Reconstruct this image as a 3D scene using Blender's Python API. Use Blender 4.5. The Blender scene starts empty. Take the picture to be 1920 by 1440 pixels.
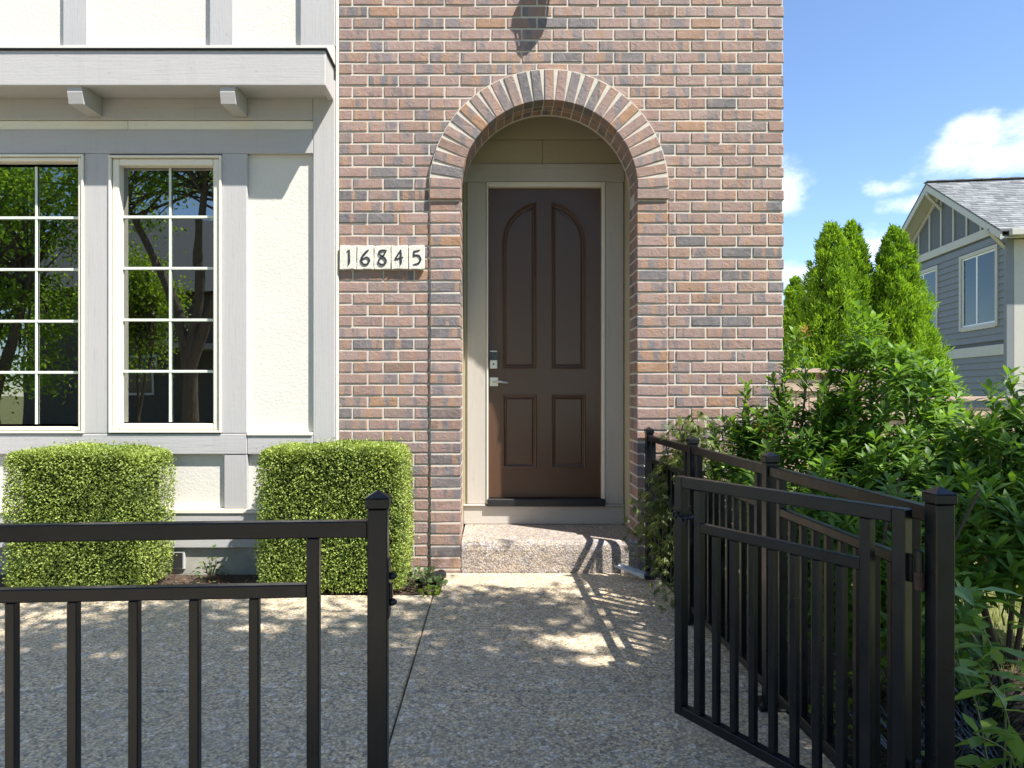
import bpy, bmesh, math, random
import numpy as np
from mathutils import Vector, Matrix

random.seed(7)
RNG = np.random.default_rng(7)
SC = bpy.context.scene
COL = SC.collection
R = math.radians

# ------------------------------------------------------------------ camera, sky, sun, exposure
CAM_H = 1.352
F = 1280.0                       # focal length in pixels of a 1920 wide picture
cam_d = bpy.data.cameras.new("camera")
cam_d.lens = 24.0; cam_d.sensor_width = 36.0
cam_d.shift_x = 35 / 1920; cam_d.shift_y = 15 / 1920
cam_d.clip_start = 0.05; cam_d.clip_end = 2000
cam = bpy.data.objects.new("camera", cam_d); COL.objects.link(cam)
cam.location = (0, 0, CAM_H); cam.rotation_euler = (R(90), 0, 0)
SC.camera = cam

SUN_TRAVEL = Vector((-1.32, 1.0, -2.40)).normalized()
TO_SUN = -SUN_TRAVEL
SUN_EL = math.asin(TO_SUN.z); SUN_AZ = math.atan2(TO_SUN.x, TO_SUN.y)
world = bpy.data.worlds.new("World"); SC.world = world; world.use_nodes = True
wn, wl = world.node_tree.nodes, world.node_tree.links
for n in list(wn): wn.remove(n)
w_out = wn.new("ShaderNodeOutputWorld"); w_bg = wn.new("ShaderNodeBackground")
w_bg.inputs["Strength"].default_value = 0.113
sky = wn.new("ShaderNodeTexSky"); sky.sky_type = 'NISHITA'; sky.sun_disc = False
sky.sun_elevation = SUN_EL; sky.sun_rotation = SUN_AZ
sky.air_density = 0.9; sky.dust_density = 0.1; sky.ozone_density = 3.5; sky.altitude = 900
wl.new(w_bg.outputs[0], w_out.inputs[0])

def wmath(op, a, b=None, c=None):
    n = wn.new("ShaderNodeMath"); n.operation = op
    for i, v in enumerate((a, b, c)):
        if v is None: continue
        if hasattr(v, "is_linked"): wl.new(v, n.inputs[i])
        else: n.inputs[i].default_value = v
    return n.outputs[0]
w_tc = wn.new("ShaderNodeTexCoord")
w_norm = wn.new("ShaderNodeVectorMath"); w_norm.operation = 'NORMALIZE'
wl.new(w_tc.outputs["Generated"], w_norm.inputs[0])
def wnoise(scale, detail, rough, stretch=(1, 1, 1.7)):
    mp = wn.new("ShaderNodeMapping"); mp.inputs["Scale"].default_value = stretch
    wl.new(w_norm.outputs[0], mp.inputs[0])
    n = wn.new("ShaderNodeTexNoise"); n.inputs["Scale"].default_value = scale
    n.inputs["Detail"].default_value = detail; n.inputs["Roughness"].default_value = rough
    wl.new(mp.outputs[0], n.inputs["Vector"]); return n.outputs[0]
fine = wnoise(14.0, 9, 0.62)
broad = wnoise(2.3, 3, 0.5)
# cumulus banks of a fair-weather sky: (direction, half sizes across and up, weight)
banks = [((0.735, 1, 0.352), (0.115, 0.036), 1.0), ((0.715, 1, 0.385), (0.05, 0.03), 1.0), ((0.775, 1, 0.385), (0.05, 0.035), 1.0),
         ((0.425, 1, 0.30), (0.045, 0.055), .95), ((0.59, 1, 0.30), (0.036, 0.012), .5),
         ((0.605, 1, 0.275), (0.035, 0.014), .45), ((0.56, 1, 0.21), (0.07, 0.035), .8), ((0.45, 1, 0.17), (0.06, 0.03), .8),
         ((-0.9, 1, 0.5), (0.2, 0.07), 1.0), ((1.4, 1, 0.3), (0.2, 0.07), 1.0), ((-1.6, 1, 0.3), (0.2, 0.06), .9)]
acc = wmath('MULTIPLY', wmath('SUBTRACT', broad, 0.60), 1.6)
for d, hs, wt in banks:
    dv = Vector(d).normalized()
    rt = Vector((dv.y, -dv.x, 0)).normalized(); up = rt.cross(dv)
    def dot(v):
        n = wn.new("ShaderNodeVectorMath"); n.operation = 'DOT_PRODUCT'
        wl.new(w_norm.outputs[0], n.inputs[0]); n.inputs[1].default_value = v; return n.outputs["Value"]
    a = wmath('DIVIDE', dot(rt), hs[0] * .9); b = wmath('DIVIDE', dot(up), hs[1] * .9)
    r2 = wmath('ADD', wmath('MULTIPLY', a, a), wmath('MULTIPLY', b, b))
    g = wmath('MULTIPLY', wmath('SUBTRACT', 1.0, r2), 0.34 * wt)
    front = wmath('GREATER_THAN', dot(dv), 0.0)
    g = wmath('MULTIPLY_ADD', wmath('ADD', g, 1.0), front, -1.0)
    acc = wmath('MAXIMUM', acc, g)
dens = wmath('ADD', acc, wmath('MULTIPLY', wmath('SUBTRACT', fine, 0.5), 1.0))
w_mr = wn.new("ShaderNodeMapRange"); w_mr.interpolation_type = 'SMOOTHSTEP'
wl.new(dens, w_mr.inputs[0]); w_mr.inputs[1].default_value = 0.0; w_mr.inputs[2].default_value = 0.5
w_mr.inputs[4].default_value = 0.9
w_mix = wn.new("ShaderNodeMix"); w_mix.data_type = 'RGBA'
wl.new(w_mr.outputs[0], w_mix.inputs[0]); wl.new(sky.outputs[0], w_mix.inputs[6])
w_mix.inputs[7].default_value = (6.0, 6.2, 6.8, 1)
wl.new(w_mix.outputs[2], w_bg.inputs[0])

sun_d = bpy.data.lights.new("sun", 'SUN'); sun_d.energy = 4.4; sun_d.angle = R(0.53); sun_d.color = (1.0, 0.95, 0.88)
sun = bpy.data.objects.new("sun", sun_d); COL.objects.link(sun)
sun.rotation_euler = SUN_TRAVEL.to_track_quat('-Z', 'Y').to_euler(); sun.location = (8, -8, 14)

vs = SC.view_settings
vs.view_transform = 'Standard'; vs.look = 'None'; vs.exposure = 1.33; vs.gamma = 1.0; vs.use_curve_mapping = False
SC.render.engine = 'CYCLES'
SC.cycles.use_denoising = True
SC.cycles.max_bounces = 10; SC.cycles.transparent_max_bounces = 16
SC.cycles.sample_clamp_indirect = 6.0

# ------------------------------------------------------------------ materials
def new_mat(name):
    m = bpy.data.materials.new(name); m.use_nodes = True
    return m, m.node_tree.nodes, m.node_tree.links, m.node_tree.nodes["Principled BSDF"]
def lk(l, v, sock):
    if hasattr(v, "is_linked"): l.new(v, sock)
    else: sock.default_value = v
def nmath(m, op, a, b=None):
    n = m.node_tree.nodes.new("ShaderNodeMath"); n.operation = op
    lk(m.node_tree.links, a, n.inputs[0])
    if b is not None: lk(m.node_tree.links, b, n.inputs[1])
    return n.outputs[0]
def ncoord(m, kind="Object", scale=(1, 1, 1), offset=None):
    t = m.node_tree
    if kind == "World":
        g = t.nodes.new("ShaderNodeNewGeometry"); src = g.outputs["Position"]
    else:
        g = t.nodes.new("ShaderNodeTexCoord"); src = g.outputs[kind]
    mp = t.nodes.new("ShaderNodeMapping"); mp.inputs["Scale"].default_value = scale
    t.links.new(src, mp.inputs["Vector"])
    if offset is not None: t.links.new(offset, mp.inputs["Location"])
    return mp.outputs[0]
def nnoise(m, vec, scale, detail=4, rough=.55, dist=0):
    n = m.node_tree.nodes.new("ShaderNodeTexNoise")
    n.inputs["Scale"].default_value = scale; n.inputs["Detail"].default_value = detail
    n.inputs["Roughness"].default_value = rough; n.inputs["Distortion"].default_value = dist
    m.node_tree.links.new(vec, n.inputs["Vector"]); return n
def nvor(m, vec, scale, feature='F1'):
    n = m.node_tree.nodes.new("ShaderNodeTexVoronoi"); n.feature = feature
    n.inputs["Scale"].default_value = scale; m.node_tree.links.new(vec, n.inputs["Vector"]); return n
def nramp(m, fac, stops, interp='LINEAR'):
    n = m.node_tree.nodes.new("ShaderNodeValToRGB"); cr = n.color_ramp; cr.interpolation = interp
    while len(cr.elements) < len(stops): cr.elements.new(0.5)
    for e, (p, c) in zip(cr.elements, stops):
        e.position = p; e.color = (*c, 1) if len(c) == 3 else c
    m.node_tree.links.new(fac, n.inputs[0]); return n.outputs[0]
def nmix(m, fac, a, b, mode='MIX'):
    n = m.node_tree.nodes.new("ShaderNodeMix"); n.data_type = 'RGBA'; n.blend_type = mode
    l = m.node_tree.links
    lk(l, fac, n.inputs[0])
    for v, s in ((a, n.inputs[6]), (b, n.inputs[7])):
        if hasattr(v, "is_linked"): l.new(v, s)
        else: s.default_value = (*v, 1) if len(v) == 3 else v
    return n.outputs[2]
def nbump(m, height, strength, dist, bs):
    b = m.node_tree.nodes.new("ShaderNodeBump"); b.inputs["Strength"].default_value = strength
    b.inputs["Distance"].default_value = dist
    m.node_tree.links.new(height, b.inputs["Height"]); m.node_tree.links.new(b.outputs[0], bs.inputs["Normal"])
G = lambda v: (v, v, v)

M = {}
def simple(name, col, rough=.5, metal=0, var=.12, scale=6, bump=.0, bscale=60, stretch=(1, 1, 1), bdist=.003, spec=.5):
    m, n, l, b = new_mat(name)
    v = ncoord(m, "World", stretch)
    no = nnoise(m, v, scale, 6, .6)
    hi = tuple(min(1, c * (1 + var)) for c in col); lo = tuple(c * (1 - var) for c in col)
    l.new(nramp(m, no.outputs[0], [(.25, lo), (.75, hi)]), b.inputs["Base Color"])
    b.inputs["Roughness"].default_value = rough; b.inputs["Metallic"].default_value = metal
    b.inputs["Specular IOR Level"].default_value = spec
    if bump:
        nbump(m, nnoise(m, v, bscale, 5, .6).outputs[0], bump, bdist, b)
    M[name] = m; return m

def make_brick():
    m, n, l, b = new_mat("fired_brick")
    oi = n.new("ShaderNodeObjectInfo"); at = n.new("ShaderNodeAttribute"); at.attribute_name = "rnd"
    r = nmath(m, 'FRACT', nmath(m, 'ADD', oi.outputs["Random"], at.outputs["Fac"]))
    wnz = n.new("ShaderNodeTexWhiteNoise"); wnz.noise_dimensions = '1D'; l.new(nmath(m, 'MULTIPLY', r, 917.3), wnz.inputs["W"])
    sep = n.new("ShaderNodeSeparateColor"); l.new(wnz.outputs["Color"], sep.inputs[0])
    off = n.new("ShaderNodeCombineXYZ"); l.new(nmath(m, 'MULTIPLY', sep.outputs[0], 40), off.inputs[0]); l.new(nmath(m, 'MULTIPLY', sep.outputs[1], 40), off.inputs[2])
    base = nramp(m, sep.outputs[2], [(0, (.245, .158, .134)), (.22, (.305, .207, .178)), (.42, (.272, .180, .155)), (.62, (.322, .226, .197)),
                                     (.72, (.282, .176, .132)), (.80, (.235, .185, .170)), (.86, (.145, .140, .147)), (.93, (.10, .10, .11)), (.97, (.30, .175, .11)), (1, (.33, .18, .09))])
    v = ncoord(m, "World", (11, 2, 2.2), off.outputs[0])
    fl = nnoise(m, v, 1.0, 2, .5, .3)
    c1 = nmix(m, nramp(m, fl.outputs[0], [(.55, G(0)), (.62, G(.85))]), base, (.145, .142, .155))
    v2 = ncoord(m, "World", (13, 2, 1.2), off.outputs[0])
    fl2 = nnoise(m, v2, 1.3, 1, .5)
    c2 = nmix(m, nramp(m, fl2.outputs[0], [(.58, G(0)), (.64, G(.8))]), c1, (.345, .205, .13))
    v3 = ncoord(m, "World", (1, 1, 1), off.outputs[0])
    sm = nnoise(m, v3, 22, 6, .7)
    c3 = nmix(m, nramp(m, sm.outputs[0], [(.35, G(.0)), (.85, G(.55))]), c2, (.36, .28, .25))
    wv = nnoise(m, v3, 17, 2, .4, 2.6)
    ring_ = nramp(m, wv.outputs[0], [(.475, G(0)), (.5, G(1)), (.525, G(0))])
    c3 = nmix(m, nmath(m, 'MULTIPLY', ring_, .28), c3, (.13, .085, .075))
    l.new(c3, b.inputs["Base Color"]); b.inputs["Roughness"].default_value = .72
    b.inputs["Specular IOR Level"].default_value = .35
    h = nmath(m, 'ADD', nnoise(m, v3, 26, 3, .5, 1.2).outputs[0], nmath(m, 'MULTIPLY', nnoise(m, v3, 160, 4, .6).outputs[0], .35))
    nbump(m, h, .8, .006, b)
    M["brick"] = m
make_brick()
simple("mortar", (.555, .515, .445), .9, var=.12, scale=30, bump=.7, bscale=180, bdist=.004)

def make_stucco(name, col):
    m, n, l, b = new_mat(name)
    v = ncoord(m, "World")
    no = nnoise(m, v, 2.2, 5, .6)
    l.new(nramp(m, no.outputs[0], [(.3, tuple(c * .95 for c in col)), (.7, col)]), b.inputs["Base Color"])
    b.inputs["Roughness"].default_value = .85
    h = nramp(m, nnoise(m, ncoord(m, "World", (1, 1, 1.3)), 42, 3, .5, .8).outputs[0], [(.42, G(0)), (.6, G(1))])
    nbump(m, h, .28, .0025, b)
    M[name] = m
make_stucco("stucco", (.655, .63, .57))
make_stucco("porch_siding", (.46, .41, .29))

def make_paintwood(name, col, axis, gloss=.55):
    """painted rough-sawn timber: grain stretched along one axis, knots and small cracks"""
    m, n, l, b = new_mat(name)
    st = {'x': (.9, 22, 22), 'z': (22, 22, .9), 'y': (22, .9, 22)}[axis]
    v = ncoord(m, "World", st)
    gr = nnoise(m, v, 3.2, 7, .62, .4)
    bl = nnoise(m, ncoord(m, "World"), 1.7, 4, .6)
    c = nmix(m, nramp(m, gr.outputs[0], [(.28, G(1)), (.42, G(0))]), col, tuple(k * .82 for k in col))
    c = nmix(m, nramp(m, bl.outputs[0], [(.35, G(0)), (.75, G(.35))]), c, tuple(min(1, k * 1.12) for k in col))
    kn = nvor(m, ncoord(m, "World", (1, 1, 2.2) if axis == 'x' else (2.2, 1, 1)), 3.1)
    c = nmix(m, nramp(m, kn.outputs["Distance"], [(.0, G(.5)), (.035, G(.35)), (.06, G(0))]), c, tuple(k * .7 for k in col))
    dr_ = nnoise(m, ncoord(m, "World", (9, 9, .5)), 1.3, 5, .65)
    c = nmix(m, nramp(m, dr_.outputs[0], [(.56, G(0)), (.78, G(.28))]), c, tuple(k * .74 for k in col))
    l.new(c, b.inputs["Base Color"]); b.inputs["Roughness"].default_value = gloss
    nbump(m, nmath(m, 'ADD', gr.outputs[0], nmath(m, 'MULTIPLY', nnoise(m, ncoord(m, 'World'), 34, 4, .6).outputs[0], .5)), .4, .004, b)
    M[name] = m
make_paintwood("grey_trim_x", (.43, .42, .415), 'x')
make_paintwood("grey_trim_z", (.43, .42, .415), 'z')
make_paintwood("cream_trim", (.76, .72, .61), 'x', .5)
make_paintwood("porch_trim_z", (.45, .42, .38), 'z', .5)
make_paintwood("porch_trim_x", (.45, .42, .38), 'x', .5)
simple("vinyl", (.74, .70, .60), .4, var=.03)
simple("grille", (.62, .68, .60), .4, var=.03)
simple("door_paint", (.085, .044, .025), .30, var=.12, scale=30, bump=.25, bscale=7, stretch=(40, 40, 2), bdist=.002)
simple("black_rubber", (.012, .012, .013), .45)
simple("nickel", (.55, .53, .48), .28, metal=1.0, var=.05)
simple("black_glass", (.008, .008, .01), .08)
simple("stone_tile", (.66, .63, .55), .85, var=.16, scale=40, bump=.7, bscale=70, bdist=.006)
simple("ink", (.025, .03, .04), .5)
simple("flashing", (.02, .02, .022), .5)
simple("found_conc", (.32, .31, .27), .9, var=.3, scale=5, bump=.5, bscale=40)
simple("vent_dark", (.02, .02, .018), .8)
simple("vent_sleeve", (.5, .5, .5), .5)
simple("lamp_black", (.01, .01, .011), .4)
simple("galv", (.55, .58, .60), .4, metal=.3, var=.1, scale=20)
simple("pipe_black", (.012, .012, .014), .3)
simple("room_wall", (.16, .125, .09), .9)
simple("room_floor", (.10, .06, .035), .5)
simple("cord", (.6, .55, .4), .6)
simple("tassel", (.5, .25, .08), .5)
simple("bark", (.12, .095, .07), .9, var=.35, scale=9, bump=.9, bscale=14, stretch=(4, 4, 1), bdist=.03)
simple("stem_green", (.16, .20, .06), .6)
simple("twig", (.09, .065, .045), .85)
simple("mulch", (.075, .052, .036), .95, var=.6, scale=45, bump=1, bscale=70, bdist=.02)
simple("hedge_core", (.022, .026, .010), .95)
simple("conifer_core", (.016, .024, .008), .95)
simple("asphalt", (.055, .055, .057), .9, var=.2, scale=40, bump=.5, bscale=160)
simple("deck_wood", (.42, .30, .24), .75, var=.2, scale=7, stretch=(.4, 6, 8), bump=.4, bscale=9)
simple("deck_dark", (.20, .11, .075), .8, var=.2)
simple("rust", (.055, .028, .018), .8, var=.5, scale=60)
simple("siding_blue", (.168, .178, .188), .7, var=.06, scale=3)
simple("siding_cream", (.58, .55, .47), .7, var=.05)
simple("panel_dark", (.10, .108, .118), .75, var=.07)
simple("trim_tan", (.43, .41, .355), .6, var=.05)
simple("white_vinyl", (.72, .73, .74), .4, var=.03)
simple("curtain", (.30, .24, .20), .9, var=.3, scale=8, stretch=(1, 8, .4))
simple("blind_white", (.75, .73, .68), .8, var=.05)
simple("siding_far", (.13, .11, .09), .8, var=.1)

def make_metal():
    m, n, l, b = new_mat("powder_coat")
    v = ncoord(m, "World")
    d = nnoise(m, v, 7, 6, .65)
    c = nmix(m, nramp(m, d.outputs[0], [(.42, G(0)), (.75, G(.6))]), (.0035, .0055, .0085), (.016, .0145, .013))
    l.new(c, b.inputs["Base Color"])
    l.new(nramp(m, nnoise(m, v, 14, 5, .6).outputs[0], [(.3, G(.26)), (.7, G(.42))]), b.inputs["Roughness"])
    nbump(m, nnoise(m, v, 120, 3, .6).outputs[0], .12, .002, b)
    b.inputs["Specular IOR Level"].default_value = .38
    M["metal"] = m
make_metal()

def make_glass(key, ior):
    m = bpy.data.materials.new("window_glass"); m.use_nodes = True
    n, l = m.node_tree.nodes, m.node_tree.links
    for x in list(n): n.remove(x)
    o = n.new("ShaderNodeOutputMaterial"); mx = n.new("ShaderNodeMixShader")
    t = n.new("ShaderNodeBsdfTransparent"); t.inputs[0].default_value = (.62, .68, .62, 1)
    g = n.new("ShaderNodeBsdfGlossy"); g.inputs["Roughness"].default_value = 0.0; g.inputs[0].default_value = (.92, .96, .92, 1)
    fr = n.new("ShaderNodeFresnel"); fr.inputs[0].default_value = ior
    no = nnoise(m, ncoord(m, "World", (1, 1, 1)), 1.6, 2, .5)
    bm = n.new("ShaderNodeBump"); bm.inputs["Strength"].default_value = .05; bm.inputs["Distance"].default_value = .02
    l.new(no.outputs[0], bm.inputs["Height"]); l.new(bm.outputs[0], g.inputs["Normal"])
    l.new(fr.outputs[0], mx.inputs[0]); l.new(t.outputs[0], mx.inputs[1]); l.new(g.outputs[0], mx.inputs[2]); l.new(mx.outputs[0], o.inputs[0])
    M[key] = m
make_glass("glass", 3.3); make_glass("far_glass", 1.6)

def make_aggregate(name, tint=1.0, cool=1.0):
    m, n, l, b = new_mat(name)
    v = ncoord(m, "World")
    vo = nvor(m, v, 82); vo2 = nvor(m, v, 40)
    sp = n.new("ShaderNodeSeparateColor"); l.new(vo.outputs["Color"], sp.inputs[0])
    t = tint
    pc = nramp(m, sp.outputs[0], [(0, (.07 * t, .062 * t, .052 * t)), (.25, (.25 * t, .19 * t, .112 * t)), (.5, (.36 * t, .28 * t, .165 * t)),
                                  (.75, (.29 * t, .245 * t, .17 * t)), (.92, (.38 * t, .30 * t, .18 * t)), (1, (.40 * t, .36 * t, .29 * t))])
    sp2 = n.new("ShaderNodeSeparateColor"); l.new(vo2.outputs["Color"], sp2.inputs[0])
    pc = nmix(m, nmath(m, 'MULTIPLY', nmath(m, 'GREATER_THAN', sp2.outputs[1], .8), .6), pc, nramp(m, sp2.outputs[2], [(0, (.14 * t, .13 * t, .12 * t)), (1, (.5 * t, .46 * t, .40 * t))]))
    big = nnoise(m, v, 1.4, 5, .65)
    edge = nramp(m, vo.outputs["Distance"], [(.35, G(0)), (.75, G(.75))])
    c = nmix(m, edge, pc, (.12 * t, .10 * t, .08 * t))
    c = nmix(m, nramp(m, big.outputs[0], [(.4, G(.0)), (.75, G(.5))]), c, (.15 * t, .135 * t, .11 * t))
    st_ = nnoise(m, v, 5.5, 7, .7, .6)
    c = nmix(m, nramp(m, st_.outputs[0], [(.56, G(0)), (.72, G(.4))]), c, (.12 * t, .10 * t, .08 * t))
    l.new(c, b.inputs["Base Color"]); b.inputs["Roughness"].default_value = .7
    if cool != 1.0: l.new(nmix(m, 1.0, c, (.97, 1.0, cool), 'MULTIPLY'), b.inputs["Base Color"])
    h = nmath(m, 'SUBTRACT', 1.0, vo.outputs["Distance"])
    nbump(m, h, .8, .004, b)
    M[name] = m
make_aggregate("aggregate", 2.2)
make_aggregate("aggregate_step", 1.5, 1.22)

def make_leaf(name, c_lo, c_hi, trans=.35, rough=.4, spec=.5, tcol=None):
    m = bpy.data.materials.new(name); m.use_nodes = True
    n, l = m.node_tree.nodes, m.node_tree.links
    b = n["Principled BSDF"]; o = n["Material Output"]
    at = n.new("ShaderNodeAttribute"); at.attribute_name = "rnd"
    c = nramp(m, at.outputs["Fac"], [(0, c_lo), (1, c_hi)])
    l.new(c, b.inputs["Base Color"]); b.inputs["Roughness"].default_value = rough; b.inputs["Specular IOR Level"].default_value = spec
    t = n.new("ShaderNodeBsdfTranslucent")
    tc = nmix(m, 1.0, c, tcol or (1.5, 1.5, .7), 'MULTIPLY'); l.new(tc, t.inputs[0])
    mx = n.new("ShaderNodeMixShader"); mx.inputs[0].default_value = trans
    l.new(b.outputs[0], mx.inputs[1]); l.new(t.outputs[0], mx.inputs[2]); l.new(mx.outputs[0], o.inputs[0])
    M[name] = m
make_leaf("boxwood", (.035, .085, .010), (.37, .45, .10), .3, .45, .4)
make_leaf("cedar", (.06, .15, .012), (.30, .46, .035), .35, .6, .25)
make_leaf("pieris", (.045, .115, .015), (.21, .36, .048), .38, .42, .45)
make_leaf("new_growth", (.30, .10, .05), (.42, .30, .10), .3, .4)
make_leaf("red_growth", (.30, .03, .03), (.42, .07, .05), .3, .4)
make_leaf("laceleaf", (.05, .075, .012), (.15, .19, .035), .35, .45)
make_leaf("broadleaf", (.04, .085, .014), (.14, .21, .035), .55, .4)
make_leaf("mirrorleaf", (.10, .20, .03), (.30, .44, .07), .6, .4)
make_leaf("brightleaf", (.12, .21, .02), (.30, .42, .05), .55, .4)
make_leaf("big_leaf", (.12, .22, .03), (.28, .42, .08), .4, .32)
make_leaf("grass", (.13, .17, .03), (.34, .33, .12), .3, .6, .2)
make_leaf("mondo", (.006, .009, .010), (.02, .03, .028), .1, .25, .7)
make_leaf("ivy", (.05, .10, .03), (.18, .24, .10), .25, .4)
make_leaf("litter", (.05, .03, .02), (.22, .13, .07), .1, .8, .2)

def make_shingle():
    m, n, l, b = new_mat("shingle")
    v = ncoord(m, "Object")
    at = n.new("ShaderNodeAttribute"); at.attribute_name = "rnd"
    c = nramp(m, at.outputs["Fac"], [(0, (.11, .115, .118)), (.5, (.18, .188, .19)), (1, (.26, .27, .27))])
    c = nmix(m, nramp(m, nnoise(m, v, 90, 3, .6).outputs[0], [(.3, G(0)), (.8, G(.4))]), c, (.14, .15, .15))
    l.new(c, b.inputs["Base Color"]); b.inputs["Roughness"].default_value = .9
    M["shingle"] = m
make_shingle()

# ------------------------------------------------------------------ mesh helpers
def world_of(o):
    return Matrix.LocRotScale(o.location, o.rotation_euler, o.scale)
def adopt(o, parent):
    o.parent = parent
    o.matrix_parent_inverse = world_of(parent).inverted()
def tag(o, label=None, cat=None, group=None, kind=None):
    if label: o["label"] = label
    if cat: o["category"] = cat
    if group: o["group"] = group
    if kind: o["kind"] = kind
    return o
def thing(name, loc, label, cat, group=None):
    o = bpy.data.objects.new(name, None); o.empty_display_size = .2; COL.objects.link(o); o.location = loc
    return tag(o, label, cat, group)

class MB:
    def __init__(s): s.v = []; s.f = []; s.r = []
    def add(s, vs_, fs, rnd=0.0):
        k = len(s.v); s.v += [tuple(p) for p in vs_]; s.f += [tuple(i + k for i in f) for f in fs]; s.r += [rnd] * len(vs_)
        return s
    def box(s, x0, x1, y0, y1, z0, z1, c=0.0, rnd=0.0):
        """box with all edges chamfered by c"""
        if c <= 0:
            return s.add([(x0, y0, z0), (x1, y0, z0), (x1, y1, z0), (x0, y1, z0), (x0, y0, z1), (x1, y0, z1), (x1, y1, z1), (x0, y1, z1)],
                         [(3, 2, 1, 0), (4, 5, 6, 7), (0, 1, 5, 4), (1, 2, 6, 5), (2, 3, 7, 6), (3, 0, 4, 7)], rnd)
        vs_, idx = [], {}
        X, Y, Z = (x0, x1), (y0, y1), (z0, z1)
        for i in (0, 1):
            for j in (0, 1):
                for k in (0, 1):
                    sx, sy, sz = (1 if i == 0 else -1), (1 if j == 0 else -1), (1 if k == 0 else -1)
                    p = (X[i], Y[j], Z[k])
                    for a in range(3):
                        q = [p[0] + sx * c, p[1] + sy * c, p[2] + sz * c]; q[a] = p[a]
                        idx[(i, j, k, a)] = len(vs_); vs_.append(q)
        fs = []
        for a in range(3):
            o1, o2 = [t for t in range(3) if t != a]
            for side in (0, 1):
                loop = []
                for (p_, q_) in ((0, 0), (1, 0), (1, 1), (0, 1)):
                    key = [0, 0, 0]; key[a] = side; key[o1] = p_; key[o2] = q_
                    loop.append(idx[(*key, a)])
                fs.append(loop)
            for p_ in (0, 1):
                for q_ in (0, 1):
                    k0 = [0, 0, 0]; k0[o1] = p_; k0[o2] = q_; k1 = list(k0); k1[a] = 1
                    fs.append([idx[(*k0, o1)], idx[(*k1, o1)], idx[(*k1, o2)], idx[(*k0, o2)]])
        for i in (0, 1):
            for j in (0, 1):
                for k in (0, 1): fs.append([idx[(i, j, k, a)] for a in range(3)])
        cen = Vector(((x0 + x1) / 2, (y0 + y1) / 2, (z0 + z1) / 2)); out = []
        for f in fs:
            ps = [Vector(vs_[i]) for i in f]; nrm = (ps[1] - ps[0]).cross(ps[2] - ps[0]); mid = sum(ps, Vector()) / len(ps)
            out.append(f if nrm.dot(mid - cen) > 0 else f[::-1])
        return s.add(vs_, out, rnd)
    def prism(s, poly, yf, yb, c=.004, jit=0.0, rnd=0.0, back=True):
        """convex polygon in x,z (any winding) facing -y, front edge chamfered"""
        n = len(poly); a = sum(poly[i][0] * poly[(i + 1) % n][1] - poly[(i + 1) % n][0] * poly[i][1] for i in range(n))
        if a < 0: poly = poly[::-1]
        cx_ = sum(p[0] for p in poly) / n; cz_ = sum(p[1] for p in poly) / n
        ins = []
        for i in range(n):
            p0, p1, p2 = Vector(poly[i - 1]), Vector(poly[i]), Vector(poly[(i + 1) % n])
            d1 = (p1 - p0).normalized(); d2 = (p2 - p1).normalized()
            n1 = Vector((-d1.y, d1.x)); n2 = Vector((-d2.y, d2.x)); bis = (n1 + n2)
            q = p1 + bis * (c / max(.35, 1 + n1.dot(n2)))
            ins.append((q.x, q.y))
        J = lambda: random.uniform(-jit, jit)
        vs_ = [(p[0], yb, p[1]) for p in poly] + [(p[0] + J(), yf + c, p[1] + J()) for p in poly] + [(p[0] + J(), yf + J(), p[1] + J()) for p in ins]
        fs = []
        for i in range(n):
            j = (i + 1) % n
            fs.append((i, j, n + j, n + i)); fs.append((n + i, n + j, 2 * n + j, 2 * n + i))
        fs.append(tuple(range(2 * n, 3 * n)))
        if back: fs.append(tuple(range(n - 1, -1, -1)))
        return s.add(vs_, fs, rnd)
    def tube(s, pts, rad, sides=8, cap=True, rnd=0.0):
        pts = [Vector(p) for p in pts]
        if not hasattr(rad, "__len__"): rad = [rad] * len(pts)
        vs_, fs = [], []; prev = None
        for i, p in enumerate(pts):
            d = (pts[min(i + 1, len(pts) - 1)] - pts[max(i - 1, 0)]).normalized()
            if prev is None:
                a = Vector((0, 0, 1)) if abs(d.z) < .9 else Vector((1, 0, 0)); u = d.cross(a).normalized()
            else:
                u = (prev - d * prev.dot(d)); u = u.normalized() if u.length > 1e-6 else d.orthogonal().normalized()
            prev = u; w = d.cross(u)
            for k in range(sides):
                t = 2 * math.pi * k / sides; vs_.append(p + (u * math.cos(t) + w * math.sin(t)) * rad[i])
        for i in range(len(pts) - 1):
            for k in range(sides):
                a, b = i * sides + k, i * sides + (k + 1) % sides; fs.append((a, b, b + sides, a + sides))
        if cap:
            fs.append(tuple(range(sides - 1, -1, -1))); fs.append(tuple(range(len(vs_) - sides, len(vs_))))
        return s.add(vs_, fs, rnd)
    def lathe(s, c, prof, sides=16):
        """profile of (radius, z) about a vertical axis through c"""
        vs_, fs = [], []
        for r_, z_ in prof:
            for k in range(sides):
                t = 2 * math.pi * k / sides; vs_.append((c[0] + r_ * math.cos(t), c[1] + r_ * math.sin(t), c[2] + z_))
        for i in range(len(prof) - 1):
            for k in range(sides):
                a, b = i * sides + k, i * sides + (k + 1) % sides; fs.append((a, b, b + sides, a + sides))
        fs.append(tuple(range(sides - 1, -1, -1))); fs.append(tuple(range(len(vs_) - sides, len(vs_))))
        return s.add(vs_, fs)
    def mesh(s, name, mat, smooth=False):
        me = bpy.data.meshes.new(name); me.from_pydata(s.v, [], s.f); me.materials.append(M[mat])
        if any(s.r):
            a = me.attributes.new("rnd", 'FLOAT', 'POINT'); a.data.foreach_set("value", s.r)
        if smooth: me.polygons.foreach_set("use_smooth", [True] * len(me.polygons))
        me.update(); return me
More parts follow.
